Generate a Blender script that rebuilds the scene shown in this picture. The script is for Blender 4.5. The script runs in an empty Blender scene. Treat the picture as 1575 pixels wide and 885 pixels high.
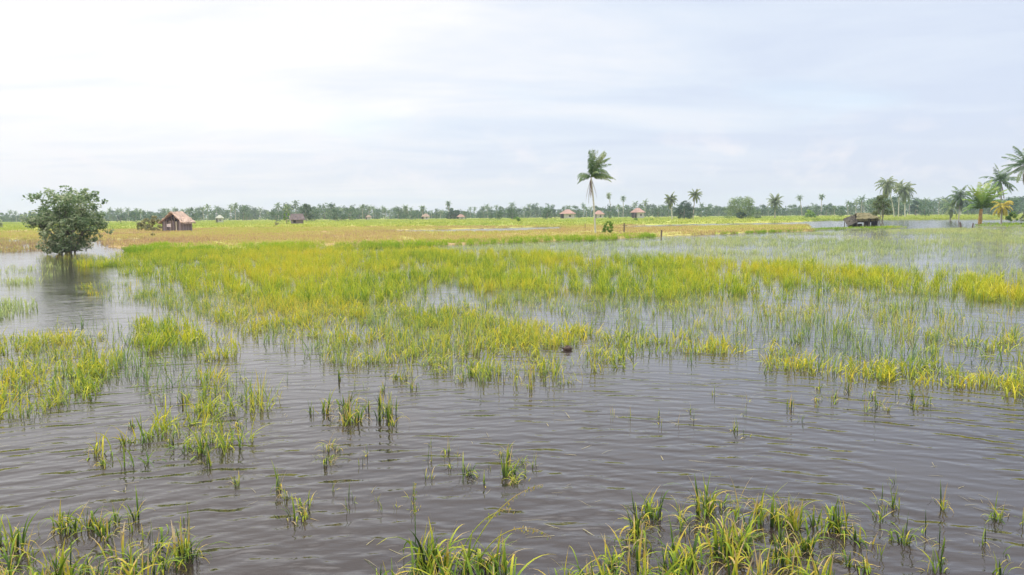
import bpy, math, random
import numpy as np
from mathutils import Vector, Matrix, Euler

SC = bpy.context.scene
COL = SC.collection
PI = math.pi
W0, H0, FPX = 1575.0, 885.0, 1200.0
CAM_H = 3.0
PITCH = math.atan((442.5 - 331.0) / FPX)
ROLL = math.radians(0.46)

# ------------------------------------------------------------------ camera
cam_d = bpy.data.cameras.new('camera')
cam = bpy.data.objects.new('camera', cam_d)
COL.objects.link(cam)
cam_d.sensor_width = 36.0
cam_d.lens = 36.0 * FPX / W0
cam_d.clip_start = 0.1
cam_d.clip_end = 20000
CAM_R = Euler((PI / 2 - PITCH, 0, 0)).to_matrix() @ Matrix.Rotation(-ROLL, 3, 'Z')
cam.matrix_world = Matrix.Translation((0, 0, CAM_H)) @ CAM_R.to_4x4()
SC.camera = cam
RN = np.array(CAM_R)


def ray(u, v):
    return CAM_R @ Vector(((u - W0 / 2) / FPX, (H0 / 2 - v) / FPX, -1.0))


def hv(u):
    """row of the horizon at column u"""
    return 331.0 + math.tan(ROLL) * (W0 / 2 - u)


def G(u, v, z=0.0):
    """the ground point seen at a pixel of the photograph"""
    v = max(v, hv(u) + 1.2)
    d = ray(u, v)
    t = (z - CAM_H) / d.z
    return Vector((d.x * t, d.y * t, z))


def D(u, d, z=0.0):
    """ground point in column u at depth d"""
    r = ray(u, hv(u) + 0.5)
    return Vector((r.x / r.y * d, d, z))


def TOP(u, v, d):
    """height of what is seen at u, v when it stands at depth d"""
    r = ray(u, v)
    return CAM_H + r.z / r.y * d


def to_px(xy):
    p = np.column_stack([xy, np.full(len(xy), -CAM_H)]) @ RN
    w = np.maximum(-p[:, 2], 1e-3)
    u = W0 / 2 + FPX * p[:, 0] / w
    v = H0 / 2 - FPX * p[:, 1] / w
    return u, v, -p[:, 2]


# ------------------------------------------------------------------ noise, masks
def vnoise(x, y, seed=0):
    def h(i, j):
        n = (i.astype(np.int64) * 374761393 + j.astype(np.int64) * 668265263 + seed * 974711) & 0xFFFFFFFF
        n = ((n ^ (n >> 13)) * 1274126177) & 0xFFFFFFFF
        return ((n ^ (n >> 16)) & 0xFFFF) / 65535.0
    xi, yi = np.floor(x), np.floor(y)
    fx, fy = x - xi, y - yi
    fx, fy = fx * fx * (3 - 2 * fx), fy * fy * (3 - 2 * fy)
    a, b, c, d = h(xi, yi), h(xi + 1, yi), h(xi, yi + 1), h(xi + 1, yi + 1)
    return (a * (1 - fx) + b * fx) * (1 - fy) + (c * (1 - fx) + d * fx) * fy


def fbm(x, y, seed=0, o=3):
    s, a, n = 0, 1.0, 0
    for k in range(o):
        s = s + a * vnoise(x * 2 ** k + 31.7 * k, y * 2 ** k - 17.3 * k, seed + k)
        n += a
        a *= .5
    return s / n


def inside(poly, x, y):
    r = np.zeros(len(x), bool)
    n = len(poly)
    j = n - 1
    for i in range(n):
        xi, yi = poly[i]
        xj, yj = poly[j]
        c = (yi > y) != (yj > y)
        t = x < (xj - xi) * (y - yi) / ((yj - yi) if abs(yj - yi) > 1e-9 else 1e-9) + xi
        r ^= c & t
        j = i
    return r


def wpoly(px):
    return [tuple(G(u, v).xy) for u, v in px]


def warp(x, y, amp=.035, seed=5):
    d = np.hypot(x, y)
    s = 1.0 / np.maximum(1.5, d * .10)
    wx = (fbm(np.arctan2(x, y) * 22, np.log(d + 1e-6) * 22, seed) - .5)
    wy = (fbm(np.arctan2(x, y) * 16 + 9, np.log(d + 1e-6) * 16, seed + 3) - .5)
    return x + wx * d * amp * 2, y + wy * d * amp * 3


def scatter(px, dens, seed, clump=None, amp=.035, far=None):
    """points on the ground inside a photographed outline; returns n x 2"""
    rs = np.random.RandomState(seed)
    P = wpoly(px)
    A = np.array(P)
    lo, hi = A.min(0), A.max(0)
    if far:
        hi[1] = min(hi[1], far)
    n = int((hi - lo).prod() * dens)
    n = min(n, 900000)
    x = rs.uniform(lo[0], hi[0], n)
    y = rs.uniform(lo[1], hi[1], n)
    x2, y2 = warp(x, y, amp, seed)
    k = inside(P, x2, y2)
    x, y = x[k], y[k]
    if clump:
        sc, thr, soft = clump
        m = fbm(x / sc, y / (sc * 1.6), seed + 11)
        pr = np.clip((m - thr) / soft + .5, 0, 1)
        k = rs.uniform(size=len(x)) < pr
        x, y = x[k], y[k]
    return np.column_stack([x, y])


# ------------------------------------------------------------------ scene bookkeeping
def tag(o, label=None, cat=None, group=None, kind=None):
    if label:
        o['label'] = label
    if cat:
        o['category'] = cat
    if group:
        o['group'] = group
    if kind:
        o['kind'] = kind
    return o


def empty(name, loc, label, cat, group=None, rz=0.0):
    o = bpy.data.objects.new(name, None)
    COL.objects.link(o)
    o.location = loc
    o.rotation_euler = (0, 0, rz)
    o.empty_display_size = .2
    return tag(o, label, cat, group)


class MB:
    """collects geometry for one mesh object"""

    def __init__(s):
        s.v, s.f, s.m, s.t, s.r = [], [], [], [], []

    def add(s, V, F, m=0, t=None, r=None):
        o = len(s.v)
        s.v.extend([tuple(p) for p in V])
        s.f.extend([tuple(i + o for i in q) for q in F])
        s.m.extend([m] * len(F))
        n = len(V)
        s.t.extend(t if t is not None else [0.0] * n)
        s.r.extend(r if r is not None else [random.random()] * n)
        return s

    def box(s, c, size, m=0, rot=None):
        x, y, z = (q / 2 for q in size)
        V = [Vector(p) for p in ((-x, -y, -z), (x, -y, -z), (x, y, -z), (-x, y, -z), (-x, -y, z), (x, -y, z), (x, y, z), (-x, y, z))]
        if rot is not None:
            V = [rot @ p for p in V]
        V = [p + Vector(c) for p in V]
        return s.add(V, [(3, 2, 1, 0), (4, 5, 6, 7), (0, 1, 5, 4), (1, 2, 6, 5), (2, 3, 7, 6), (3, 0, 4, 7)], m)

    def tube(s, pts, rad, n=8, m=0, bump=0.0):
        pts = [Vector(p) for p in pts]
        V, F, T = [], [], []
        for i, p in enumerate(pts):
            d = (pts[min(i + 1, len(pts) - 1)] - pts[max(i - 1, 0)]).normalized()
            a = d.cross(Vector((0, 1, 0)) if abs(d.y) < .9 else Vector((1, 0, 0))).normalized()
            b = d.cross(a)
            r = rad[i] if isinstance(rad, (list, tuple)) else rad
            for k in range(n):
                q = 2 * PI * k / n
                rr = r * (1 + random.uniform(-bump, bump))
                V.append(p + a * math.cos(q) * rr + b * math.sin(q) * rr)
                T.append(i / max(1, len(pts) - 1))
        for i in range(len(pts) - 1):
            for k in range(n):
                F.append((i * n + k, i * n + (k + 1) % n, (i + 1) * n + (k + 1) % n, (i + 1) * n + k))
        F.append(tuple(range(n - 1, -1, -1)))
        F.append(tuple((len(pts) - 1) * n + k for k in range(n)))
        return s.add(V, F, m, T)

    def slab(s, quad, th, m=0, nu=1, nv=1, jit=0.0):
        """a panel of thickness th over four corners (a,b,c,d), optionally rough"""
        a, b, c, d = (Vector(p) for p in quad)
        nrm = (b - a).cross(d - a).normalized()
        V = []
        for side in (0, 1):
            for j in range(nv + 1):
                for i in range(nu + 1):
                    p = a.lerp(b, i / nu).lerp(d.lerp(c, i / nu), j / nv)
                    V.append(p + nrm * (th * side) + Vector((random.uniform(-jit, jit), random.uniform(-jit, jit), random.uniform(-jit, jit))))
        w = nu + 1
        N = w * (nv + 1)
        F = []
        for j in range(nv):
            for i in range(nu):
                q = j * w + i
                F.append((q, q + w, q + w + 1, q + 1))
                F.append((N + q, N + q + 1, N + q + w + 1, N + q + w))
        for i in range(nu):
            F.append((i, i + 1, N + i + 1, N + i))
            q = nv * w + i
            F.append((q + 1, q, N + q, N + q + 1))
        for j in range(nv):
            q = j * w
            F.append((q + w, q, N + q, N + q + w))
            q = j * w + nu
            F.append((q, q + w, N + q + w, N + q))
        return s.add(V, F, m)

    def build(s, name, mats, parent=None, smooth=False, loc=None, link=True):
        me = bpy.data.meshes.new(name)
        me.from_pydata(s.v, [], s.f)
        for mt in (mats if isinstance(mats, (list, tuple)) else [mats]):
            me.materials.append(mt)
        if len(me.materials) > 1:
            me.polygons.foreach_set('material_index', s.m)
        if smooth:
            me.polygons.foreach_set('use_smooth', [True] * len(s.f))
        for nm, dat in (('t', s.t), ('r', s.r)):
            at = me.attributes.new(nm, 'FLOAT', 'POINT')
            at.data.foreach_set('value', dat)
        o = bpy.data.objects.new(name, me)
        if link:
            COL.objects.link(o)
        if parent is not None:
            o.parent = parent
        if loc is not None:
            o.location = loc
        return o


def dup(o, loc, rz=0.0, sc=1.0, label=None, group=None):
    c = o.copy()
    COL.objects.link(c)
    c.location = loc
    c.rotation_euler = (0, 0, rz)
    c.scale = (sc, sc, sc) if not isinstance(sc, tuple) else sc
    if label:
        c['label'] = label
    if group:
        c['group'] = group
    for ch in list(o.children):
        k = ch.copy()
        COL.objects.link(k)
        k.parent = c
        for g in ch.children:
            q = g.copy()
            COL.objects.link(q)
            q.parent = k
    return c


# ------------------------------------------------------------------ materials
class NT:
    def __init__(s, name):
        s.mat = bpy.data.materials.new(name)
        s.mat.use_nodes = True
        s.t = s.mat.node_tree
        s.t.nodes.clear()
        s.out = s.n('ShaderNodeOutputMaterial')

    def n(s, kind, **kw):
        nd = s.t.nodes.new(kind)
        for k, v in kw.items():
            setattr(nd, k, v)
        return nd

    def l(s, a, b):
        s.t.links.new(a, b)

    def math(s, op, a, b=None, c=None, clamp=False):
        nd = s.n('ShaderNodeMath', operation=op, use_clamp=clamp)
        for i, q in enumerate((a, b, c)):
            if q is None:
                continue
            if isinstance(q, (int, float)):
                nd.inputs[i].default_value = q
            else:
                s.l(q, nd.inputs[i])
        return nd.outputs[0]

    def noise(s, vec, scale, detail=3, rough=.55, dist=0.0):
        nd = s.n('ShaderNodeTexNoise')
        nd.inputs['Scale'].default_value = scale
        nd.inputs['Detail'].default_value = detail
        nd.inputs['Roughness'].default_value = rough
        nd.inputs['Distortion'].default_value = dist
        if vec is not None:
            s.l(vec, nd.inputs['Vector'])
        return nd.outputs['Fac']

    def ramp(s, fac, stops):
        nd = s.n('ShaderNodeValToRGB')
        e = nd.color_ramp.elements
        e[0].position, e[0].color = stops[0][0], (*stops[0][1], 1)
        e[1].position, e[1].color = stops[-1][0], (*stops[-1][1], 1)
        for p, c in stops[1:-1]:
            k = e.new(p)
            k.color = (*c, 1)
        s.l(fac, nd.inputs[0])
        return nd.outputs[0]

    def scale(s, vec, xyz, rz=0.0):
        nd = s.n('ShaderNodeMapping')
        nd.inputs['Scale'].default_value = xyz
        nd.inputs['Rotation'].default_value = (0, 0, rz)
        s.l(vec, nd.inputs['Vector'])
        return nd.outputs[0]

    def attr(s, name):
        nd = s.n('ShaderNodeAttribute', attribute_name=name)
        return nd

    def finish(s, color, rough=.8, bump=None, spec=.3, trans=0.0):
        p = s.n('ShaderNodeBsdfPrincipled')
        if isinstance(color, tuple):
            p.inputs['Base Color'].default_value = (*color, 1)
        else:
            s.l(color, p.inputs['Base Color'])
        p.inputs['Roughness'].default_value = rough
        p.inputs['Specular IOR Level'].default_value = spec
        if bump is not None:
            b = s.n('ShaderNodeBump')
            b.inputs['Strength'].default_value = .6
            b.inputs['Distance'].default_value = .03
            s.l(bump, b.inputs['Height'])
            s.l(b.outputs[0], p.inputs['Normal'])
        o = p.outputs[0]
        if trans:
            tr = s.n('ShaderNodeBsdfTranslucent')
            if isinstance(color, tuple):
                tr.inputs['Color'].default_value = (*color, 1)
            else:
                s.l(color, tr.inputs['Color'])
            mx = s.n('ShaderNodeMixShader')
            mx.inputs[0].default_value = trans
            s.l(o, mx.inputs[1])
            s.l(tr.outputs[0], mx.inputs[2])
            o = mx.outputs[0]
        s.l(o, s.out.inputs[0])
        return s.mat


def leaf_mat(name, stops, tw=.35, rw=.6, nw=.7, nscale=.14, bias=.0, trans=.35, rough=.6, spec=.14):
    """leaf colour runs through stops with position on the blade (t), the blade (r) and patches over the ground"""
    m = NT(name)
    pos = m.n('ShaderNodeNewGeometry').outputs['Position']
    t = m.attr('t').outputs['Fac']
    r = m.attr('r').outputs['Fac']
    n = m.noise(m.scale(pos, (1, .6, .15)), nscale, 3, .6)
    oi = m.n('ShaderNodeObjectInfo').outputs['Random']
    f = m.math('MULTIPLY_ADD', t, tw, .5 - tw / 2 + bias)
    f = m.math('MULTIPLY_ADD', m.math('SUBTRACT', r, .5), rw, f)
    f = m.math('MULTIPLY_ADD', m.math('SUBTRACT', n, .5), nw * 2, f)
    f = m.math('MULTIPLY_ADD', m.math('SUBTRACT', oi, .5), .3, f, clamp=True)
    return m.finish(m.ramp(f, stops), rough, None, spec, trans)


def rough_mat(name, a, b, scale=3.0, stretch=(1, 1, 1), rough=.85, bump=True, spec=.2):
    m = NT(name)
    pos = m.n('ShaderNodeTexCoord').outputs['Object']
    v = m.scale(pos, stretch)
    n = m.noise(v, scale, 5, .65)
    r = m.attr('r').outputs['Fac']
    f = m.math('MULTIPLY_ADD', m.math('SUBTRACT', n, .5), 1.8, m.math('MULTIPLY_ADD', r, .5, .25), clamp=True)
    return m.finish(m.ramp(f, [(0.0, a), (1.0, b)]), rough, n if bump else None, spec)


YEL, GRN = (.40, .37, .025), (.12, .22, .025)
M_RICE = leaf_mat('rice_leaves', [(0, (.10, .20, .02)), (.32, (.28, .38, .035)), (.6, (.49, .49, .03)), (1, (.58, .47, .04))], .25, .55, .95, .10, .0)
M_RICE2 = leaf_mat('rice_leaves_greener', [(0, (.10, .19, .06)), (.4, (.24, .34, .08)), (.72, (.44, .45, .06)), (1, (.58, .46, .06))], .3, .7, .9, .16, .04)
M_RICE_GOLD = leaf_mat('rice_leaves_golden', [(0, (.10, .19, .03)), (.4, (.31, .37, .035)), (.7, (.53, .48, .03)), (1, (.62, .45, .04))], .3, .7, .7, .25, -.02)
M_PALE = leaf_mat('thin_grass_leaves', [(0, (.24, .33, .11)), (.5, (.43, .50, .18)), (1, (.58, .55, .18))], .3, .6, .7, .08)
M_BUND = leaf_mat('bank_grass_leaves', [(0, (.12, .22, .02)), (.5, (.23, .38, .02)), (1, (.42, .45, .03))], .3, .5, .7, .08)
M_DRY = leaf_mat('dry_field_leaves', [(0, (.34, .23, .13)), (.35, (.46, .33, .16)), (.58, (.48, .42, .12)), (1, (.34, .41, .07))], .2, .5, 1.0, .025)
M_FIELD = leaf_mat('far_field_leaves', [(0, (.20, .28, .05)), (.5, (.34, .40, .07)), (1, (.46, .44, .10))], .2, .5, .9, .02)
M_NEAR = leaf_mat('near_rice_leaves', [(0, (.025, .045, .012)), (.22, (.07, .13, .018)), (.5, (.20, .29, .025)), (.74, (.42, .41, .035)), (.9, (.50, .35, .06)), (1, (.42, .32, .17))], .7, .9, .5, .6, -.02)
M_STRAW = leaf_mat('straw', [(0, (.20, .17, .10)), (.5, (.34, .30, .17)), (1, (.44, .38, .22))], .2, .7, .4, .5)


def tree_mat(name, dark, mid, light, trans=.25):
    return leaf_mat(name, [(0, dark), (.5, mid), (1, light)], 0.0, .9, .45, .35, 0, trans, .5, .3)


M_TREE = tree_mat('bush_tree_leaves', (.09, .16, .06), (.23, .31, .14), (.48, .50, .30), .45)
M_TREE_DARK = tree_mat('dark_tree_leaves', (.012, .05, .025), (.025, .085, .04), (.06, .12, .05))
M_TREE_PALE = tree_mat('pale_bush_leaves', (.08, .15, .03), (.16, .24, .06), (.27, .30, .12))
M_TREE_OLIVE = tree_mat('olive_tree_leaves', (.06, .10, .03), (.12, .17, .05), (.20, .23, .08))
M_FAR = tree_mat('far_tree_leaves', (.02, .06, .025), (.05, .12, .045), (.13, .20, .07))
M_SHRUB = tree_mat('shrub_leaves', (.09, .20, .01), (.16, .30, .02), (.28, .38, .05))
M_DRYBUSH = tree_mat('dry_shrub_leaves', (.12, .13, .04), (.24, .23, .09), (.34, .32, .14))
M_FROND = leaf_mat('palm_leaves', [(0, (.03, .08, .02)), (.5, (.08, .16, .04)), (1, (.26, .29, .10))], .3, .7, .3, .4, 0, .25, .42, .4)
M_FROND_L = leaf_mat('pale_palm_leaves', [(0, (.06, .10, .03)), (.5, (.14, .19, .06)), (1, (.34, .34, .15))], .3, .7, .3, .4, 0, .25, .42, .4)
M_FROND_G = leaf_mat('young_palm_leaves', [(0, (.07, .17, .015)), (.5, (.17, .30, .03)), (1, (.42, .42, .06))], .3, .7, .3, .4, 0, .3, .42, .4)
M_FROND_Y = leaf_mat('yellowed_palm_leaves', [(0, (.28, .26, .02)), (.5, (.48, .38, .03)), (1, (.58, .40, .05))], .3, .7, .3, .4, 0, .3, .5, .3)
M_FROND_D = leaf_mat('dead_palm_leaves', [(0, (.10, .07, .055)), (.5, (.19, .13, .10)), (1, (.30, .22, .17))], .2, .8, .3, .4, 0, .1, .8, .1)
M_BARK = rough_mat('bark', (.13, .11, .09), (.32, .28, .23), 6, (1, 1, .3))
M_PTRUNK = rough_mat('palm_trunk_bark', (.24, .21, .18), (.46, .41, .35), 3, (.6, .6, 5))
M_PTRUNK_P = rough_mat('pale_palm_trunk_bark', (.36, .34, .28), (.60, .57, .48), 3, (.6, .6, 5))
M_PTRUNK_O = rough_mat('orange_palm_base', (.05, .03, .015), (.58, .36, .13), 1.3, (2, 2, .9))
M_THATCH = rough_mat('thatch', (.17, .13, .11), (.60, .42, .31), 1.6, (1, 1, 1))
M_THATCH_G = rough_mat('grey_thatch', (.09, .07, .065), (.25, .19, .18), 2)
M_THATCH_B = rough_mat('olive_brown_thatch', (.06, .055, .025), (.19, .165, .08), 2)
M_THATCH_K = rough_mat('rotten_dark_thatch', (.03, .027, .022), (.11, .095, .07), 4)
M_PLANK = rough_mat('weathered_planks', (.12, .09, .10), (.36, .29, .29), 4, (6, 6, .4))
M_PLANK_L = rough_mat('pale_planks', (.42, .36, .27), (.62, .54, .42), 4, (6, 6, .4))
M_DARK = rough_mat('interior_shade_boards', (.020, .016, .02), (.05, .04, .045), 4)  # near-black colour paints interior shade onto boards and openings
M_WOOD = rough_mat('grey_post_wood', (.07, .05, .04), (.22, .17, .13), 7, (2, 2, .5))
M_CLOTH = rough_mat('faded_cloth', (.62, .50, .50), (.80, .72, .70), 4)
M_WHITE = rough_mat('white_wall_paint', (.34, .32, .27), (.62, .59, .52), .8)
M_ROOF = rough_mat('faded_red_roof', (.20, .12, .10), (.48, .29, .23), .9)
M_ROOF_W = rough_mat('pale_metal_roof', (.36, .35, .28), (.60, .58, .48), 1)
M_HUSK = rough_mat('wet_husk', (.018, .012, .010), (.09, .055, .04), 30, (1, 1, .3), .5)

# ------------------------------------------------------------------ world, sun, haze
SUN_EL, SUN_AZ = math.radians(48), math.radians(-62)        # azimuth from +Y, clockwise
w = bpy.data.worlds.new('World')
SC.world = w
w.use_nodes = True
wt = w.node_tree
wt.nodes.clear()


class WT(NT):
    def __init__(s):
        s.t = wt


q = WT()
wo = q.n('ShaderNodeOutputWorld')
bg = q.n('ShaderNodeBackground')
sky = q.n('ShaderNodeTexSky', sky_type='NISHITA', sun_disc=False)
sky.sun_elevation = SUN_EL
sky.sun_rotation = SUN_AZ
sky.air_density, sky.dust_density = 1.0, 2.0
gen = q.n('ShaderNodeTexCoord').outputs['Generated']
sp = q.n('ShaderNodeSeparateXYZ')
q.l(gen, sp.inputs[0])
X, Y, Z = sp.outputs
zz = q.math('ADD', q.math('MAXIMUM', Z, 0.0), .10)
cv = q.n('ShaderNodeCombineXYZ')
q.l(q.math('DIVIDE', X, zz), cv.inputs[0])
q.l(q.math('DIVIDE', Y, zz), cv.inputs[1])
cvec = cv.outputs[0]
n1 = q.noise(q.scale(cvec, (.55, 1.0, 1), .3), .9, 6, .55, .4)
n2 = q.noise(q.scale(cvec, (.8, .5, 1), -.4), .55, 4, .5, .2)
# thick cloud is whitest towards the hidden sun on the left
wf = q.math('MULTIPLY_ADD', X, -1.1, .40)
wf = q.math('MULTIPLY_ADD', q.math('MAXIMUM', Z, 0), .9, wf)
wf = q.math('MULTIPLY_ADD', q.math('SUBTRACT', n1, .5), 2.7, wf, clamp=True)
base = q.ramp(wf, [(0, (.675, .75, .895)), (.35, (.75, .82, .93)), (.7, (.86, .89, .95)), (1, (.975, .97, .975))])


def wmix(f, a, b):
    m = q.n('ShaderNodeMix', data_type='RGBA')
    for i, x in ((0, f), (6, a), (7, b)):
        if isinstance(x, (int, float)):
            m.inputs[i].default_value = x
        elif isinstance(x, tuple):
            m.inputs[i].default_value = (*x, 1)
        else:
            q.l(x, m.inputs[i])
    return m.outputs[2]


gap = q.math('MULTIPLY', q.math('SUBTRACT', n2, .56), 6.0, clamp=True)
gap = q.math('MULTIPLY', gap, .75)
base = wmix(gap, base, (.72, .90, 1.03))
low = q.math('MULTIPLY', q.math('SUBTRACT', .11, Z), 6.5, clamp=True)
base = wmix(low, base, (.685, .715, .835))
# small cumulus low over the horizon
az = q.math('ARCTAN2', X, Y)
cv2 = q.n('ShaderNodeCombineXYZ')
q.l(az, cv2.inputs[0])
q.l(q.math('MULTIPLY', Z, 1.9), cv2.inputs[1])
n3 = q.noise(cv2.outputs[0], 9.0, 6, .6, .2)
band = q.math('MULTIPLY', q.math('MULTIPLY', q.math('SUBTRACT', Z, .018), 40, clamp=True),
              q.math('MULTIPLY', q.math('SUBTRACT', .13, Z), 16, clamp=True))
puff = q.math('MULTIPLY', q.math('MULTIPLY', q.math('SUBTRACT', n3, .50), 6, clamp=True), band)
base = wmix(q.math('MULTIPLY', puff, .75), base, (.93, .90, .94))
# an overcast sky is brighter overhead than near the horizon
zen = q.math('MULTIPLY', q.math('SUBTRACT', Z, .58), 3.6, clamp=True)
gain = q.math('MULTIPLY_ADD', zen, 3.3, 1.0)
cg = q.n('ShaderNodeVectorMath', operation='SCALE')
q.l(base, cg.inputs[0])
q.l(q.math('MULTIPLY', gain, 7.6), cg.inputs['Scale'])
q.l(wmix(.93, sky.outputs[0], cg.outputs[0]), bg.inputs[0])
bg.inputs[1].default_value = .1
q.l(bg.outputs[0], wo.inputs[0])

sl = bpy.data.lights.new('sun', 'SUN')
sl.energy = 1.5
sl.angle = math.radians(14)
sl.color = (1.0, .95, .87)
so = bpy.data.objects.new('sun', sl)
COL.objects.link(so)
sd = Vector((math.sin(SUN_AZ) * math.cos(SUN_EL), math.cos(SUN_AZ) * math.cos(SUN_EL), math.sin(SUN_EL)))
so.rotation_euler = (-sd).to_track_quat('-Z', 'Y').to_euler()
so.location = sd * 50

hz = MB().box((0, 1000, 29.0), (4200, 3000, 62.0))
hm = NT('haze_air')
pv = hm.n('ShaderNodeVolumePrincipled')
pv.inputs['Color'].default_value = (.60, .64, .78, 1)
pv.inputs['Density'].default_value = .00024
pv.inputs['Anisotropy'].default_value = .2
hm.l(pv.outputs[0], hm.out.inputs['Volume'])
haze = hz.build('haze', hm.mat)
tag(haze, kind='stuff', label='thin pale haze over the far fields', cat='haze')
haze.display_type = 'WIRE'

# ------------------------------------------------------------------ ground and water
# outlines are written as they appear in the photograph and turned into places on the ground
FRONT = [(-900, 372), (-300, 370), (0, 369), (70, 369), (150, 373), (185, 384), (300, 385), (420, 381), (520, 379), (600, 379), (700, 377),
         (800, 373), (900, 369.5), (1000, 364.5), (1100, 360.5), (1200, 357), (1240, 355.5)]
LAND_A = FRONT + [(1240, 341), (1300, 340), (1575, 338.5), (2600, 336), (2600, 322), (1575, 326), (787, 332.3), (0, 338.6), (-900, 345)]
LAND_B = [(1225, 357), (1300, 353.8), (1385, 351.8), (1402, 349.8), (1380, 347.8), (1300, 350.2), (1225, 352)]
LAND_C = [(1500, 350.5), (1600, 350), (1750, 349), (1760, 344), (1510, 344)]
HOLES = [[(560, 355.5), (700, 353), (860, 349), (875, 353), (800, 357), (640, 358.5)],
         [(20, 371), (150, 370), (224, 367), (215, 371), (160, 374.5), (60, 374)],
         [(930, 350), (1020, 346), (1245, 342), (1250, 346.5), (1100, 348.5), (940, 352)]]


def land_mask(x, y):
    x2, y2 = warp(x, y, .012, 21)
    m = inside(wpoly(LAND_A), x2, y2) | inside(wpoly(LAND_B), x2, y2) | inside(wpoly(LAND_C), x2, y2)
    for h_ in HOLES:
        m &= ~inside(wpoly(h_), x2, y2)
    return m | (np.hypot(x, y) > 1300)


ang = np.concatenate([np.radians(np.arange(-180, -48, 6.0)), np.radians(np.arange(-48, 48, .28)), np.radians(np.arange(48, 180, 6.0))])
rad = np.concatenate([[.0], 2 * 1.021 ** np.arange(0, 400)])
rad = rad[rad < 9000]
na, nr = len(ang), len(rad)
AA, RR = np.meshgrid(ang, rad)
gx, gy = (RR * np.sin(AA)).ravel(), (RR * np.cos(AA)).ravel()
lm = land_mask(gx, gy)
near_edge = np.hypot(gx, gy)
hh = np.where(lm, .10 + .06 * fbm(gx / 9, gy / 9, 3), -.35 + .10 * fbm(gx / 3, gy / 3, 4))
hh = np.where(near_edge > 1300, .12, hh)
V = np.column_stack([gx, gy, hh])
idx = np.arange(nr * na).reshape(nr, na)
a_, b_ = idx[:-1, :], idx[1:, :]
F = np.stack([a_, b_, np.roll(b_, -1, 1), np.roll(a_, -1, 1)], -1).reshape(-1, 4)
me = bpy.data.meshes.new('ground')
me.from_pydata(V.tolist(), [], F.tolist())
me.polygons.foreach_set('use_smooth', [True] * len(F))
gu, gv, gw = to_px(np.column_stack([gx, gy]))
hvv = 331.0 + math.tan(ROLL) * (W0 / 2 - gu)
n_a = fbm(gx / 14, gy / 40, 7)
n_b = fbm(gx / 40, gy / 120, 8)
dd = gv - hvv


def lerp(a, b, f):
    return a[None] * (1 - f[:, None]) + b[None] * f[:, None]


def A3(*c):
    return np.array(c, float)


brown = lerp(A3(.36, .265, .135), A3(.36, .37, .10), np.clip((n_a - .35) * 3, 0, 1))
yel = lerp(A3(.40, .36, .10), A3(.30, .35, .08), np.clip((n_b - .35) * 3, 0, 1))
fgreen = lerp(A3(.26, .36, .07), A3(.40, .42, .12), np.clip((n_b - .3) * 3, 0, 1))
f1 = np.clip((dd - 10 + 4 * (n_b - .5)) / 5, 0, 1)          # 0 far .. 1 near
f2 = np.clip((dd - 16 + 8 * (n_b - .5)) / 6, 0, 1)
cov = fgreen * (1 - f1[:, None]) + yel * f1[:, None]
cov = cov * (1 - f2[:, None]) + brown * f2[:, None]
cov = np.where((np.hypot(gx, gy) > 450)[:, None], fgreen, cov)
cov = np.where((gx > 40)[:, None] & (dd > 11)[:, None] & (gu > 1250)[:, None], A3(.13, .155, .07)[None], cov)
mud = A3(.07, .055, .04)
cov = np.where(lm[:, None], cov, mud[None])
ca = me.attributes.new('cover', 'FLOAT_COLOR', 'POINT')
ca.data.foreach_set('color', np.column_stack([cov, np.ones(len(cov))]).ravel().astype(np.float32))
g = NT('field_ground')
pos = g.n('ShaderNodeNewGeometry').outputs['Position']
gn = g.noise(pos, .8, 6, .7)
mx = g.n('ShaderNodeMix', data_type='RGBA', blend_type='MULTIPLY')
mx.inputs[0].default_value = 1
g.l(g.attr('cover').outputs['Color'], mx.inputs[6])
g.l(g.ramp(gn, [(.25, (.55, .55, .5)), (.75, (1.25, 1.2, 1.1))]), mx.inputs[7])
g.finish(mx.outputs[2], .95, gn, .1)
me.materials.append(g.mat)
ground = bpy.data.objects.new('ground', me)
COL.objects.link(ground)
tag(ground, kind='structure')

wm = NT('flood_water')
pos = wm.n('ShaderNodeNewGeometry').outputs['Position']
calm = wm.noise(wm.scale(pos, (1, .8, 1)), .50, 4, .6)
wsep = wm.n('ShaderNodeSeparateXYZ')
wm.l(pos, wsep.inputs[0])
shelter = wm.math('MULTIPLY', wm.math('SUBTRACT', 19.0, wsep.outputs[1]), .10, clamp=True)      # the standing crop calms the water
amp = wm.math('MULTIPLY_ADD', wm.math('SUBTRACT', calm, .36), 3.6, .40, clamp=True)
nearby = wm.math('MULTIPLY', wm.math('SUBTRACT', 14.0, wsep.outputs[1]), .14, clamp=True)
amp = wm.math('MULTIPLY', amp, wm.math('MULTIPLY_ADD', nearby, .35, wm.math('MULTIPLY_ADD', shelter, .60, .34)))
warp_n = wm.noise(wm.scale(pos, (.8, 1, 1)), .62, 4, .55)
warp_f = wm.noise(pos, 2.6, 2, .5)
hgt = None
for (cx, cy, lam, am, wk) in ((-.4, -1.5, .34, .0034, 13), (-2.5, -4.0, .23, .0017, 15), (2.2, -3.0, .47, .0029, 12), (4.5, -6.0, .15, .0008, 14), (-6.0, -2.0, .29, .0016, 13)):
    dn = wm.n('ShaderNodeVectorMath', operation='DISTANCE')
    wm.l(pos, dn.inputs[0])
    dn.inputs[1].default_value = (cx, cy, 0)
    ph = wm.math('MULTIPLY', dn.outputs['Value'], 2 * PI / lam)
    ph = wm.math('MULTIPLY_ADD', warp_n, wk, ph)
    ph = wm.math('MULTIPLY_ADD', warp_f, 2.6, ph)
    sn = wm.math('SINE', ph)
    hgt = wm.math('MULTIPLY', sn, am) if hgt is None else wm.math('MULTIPLY_ADD', sn, am, hgt)
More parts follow.
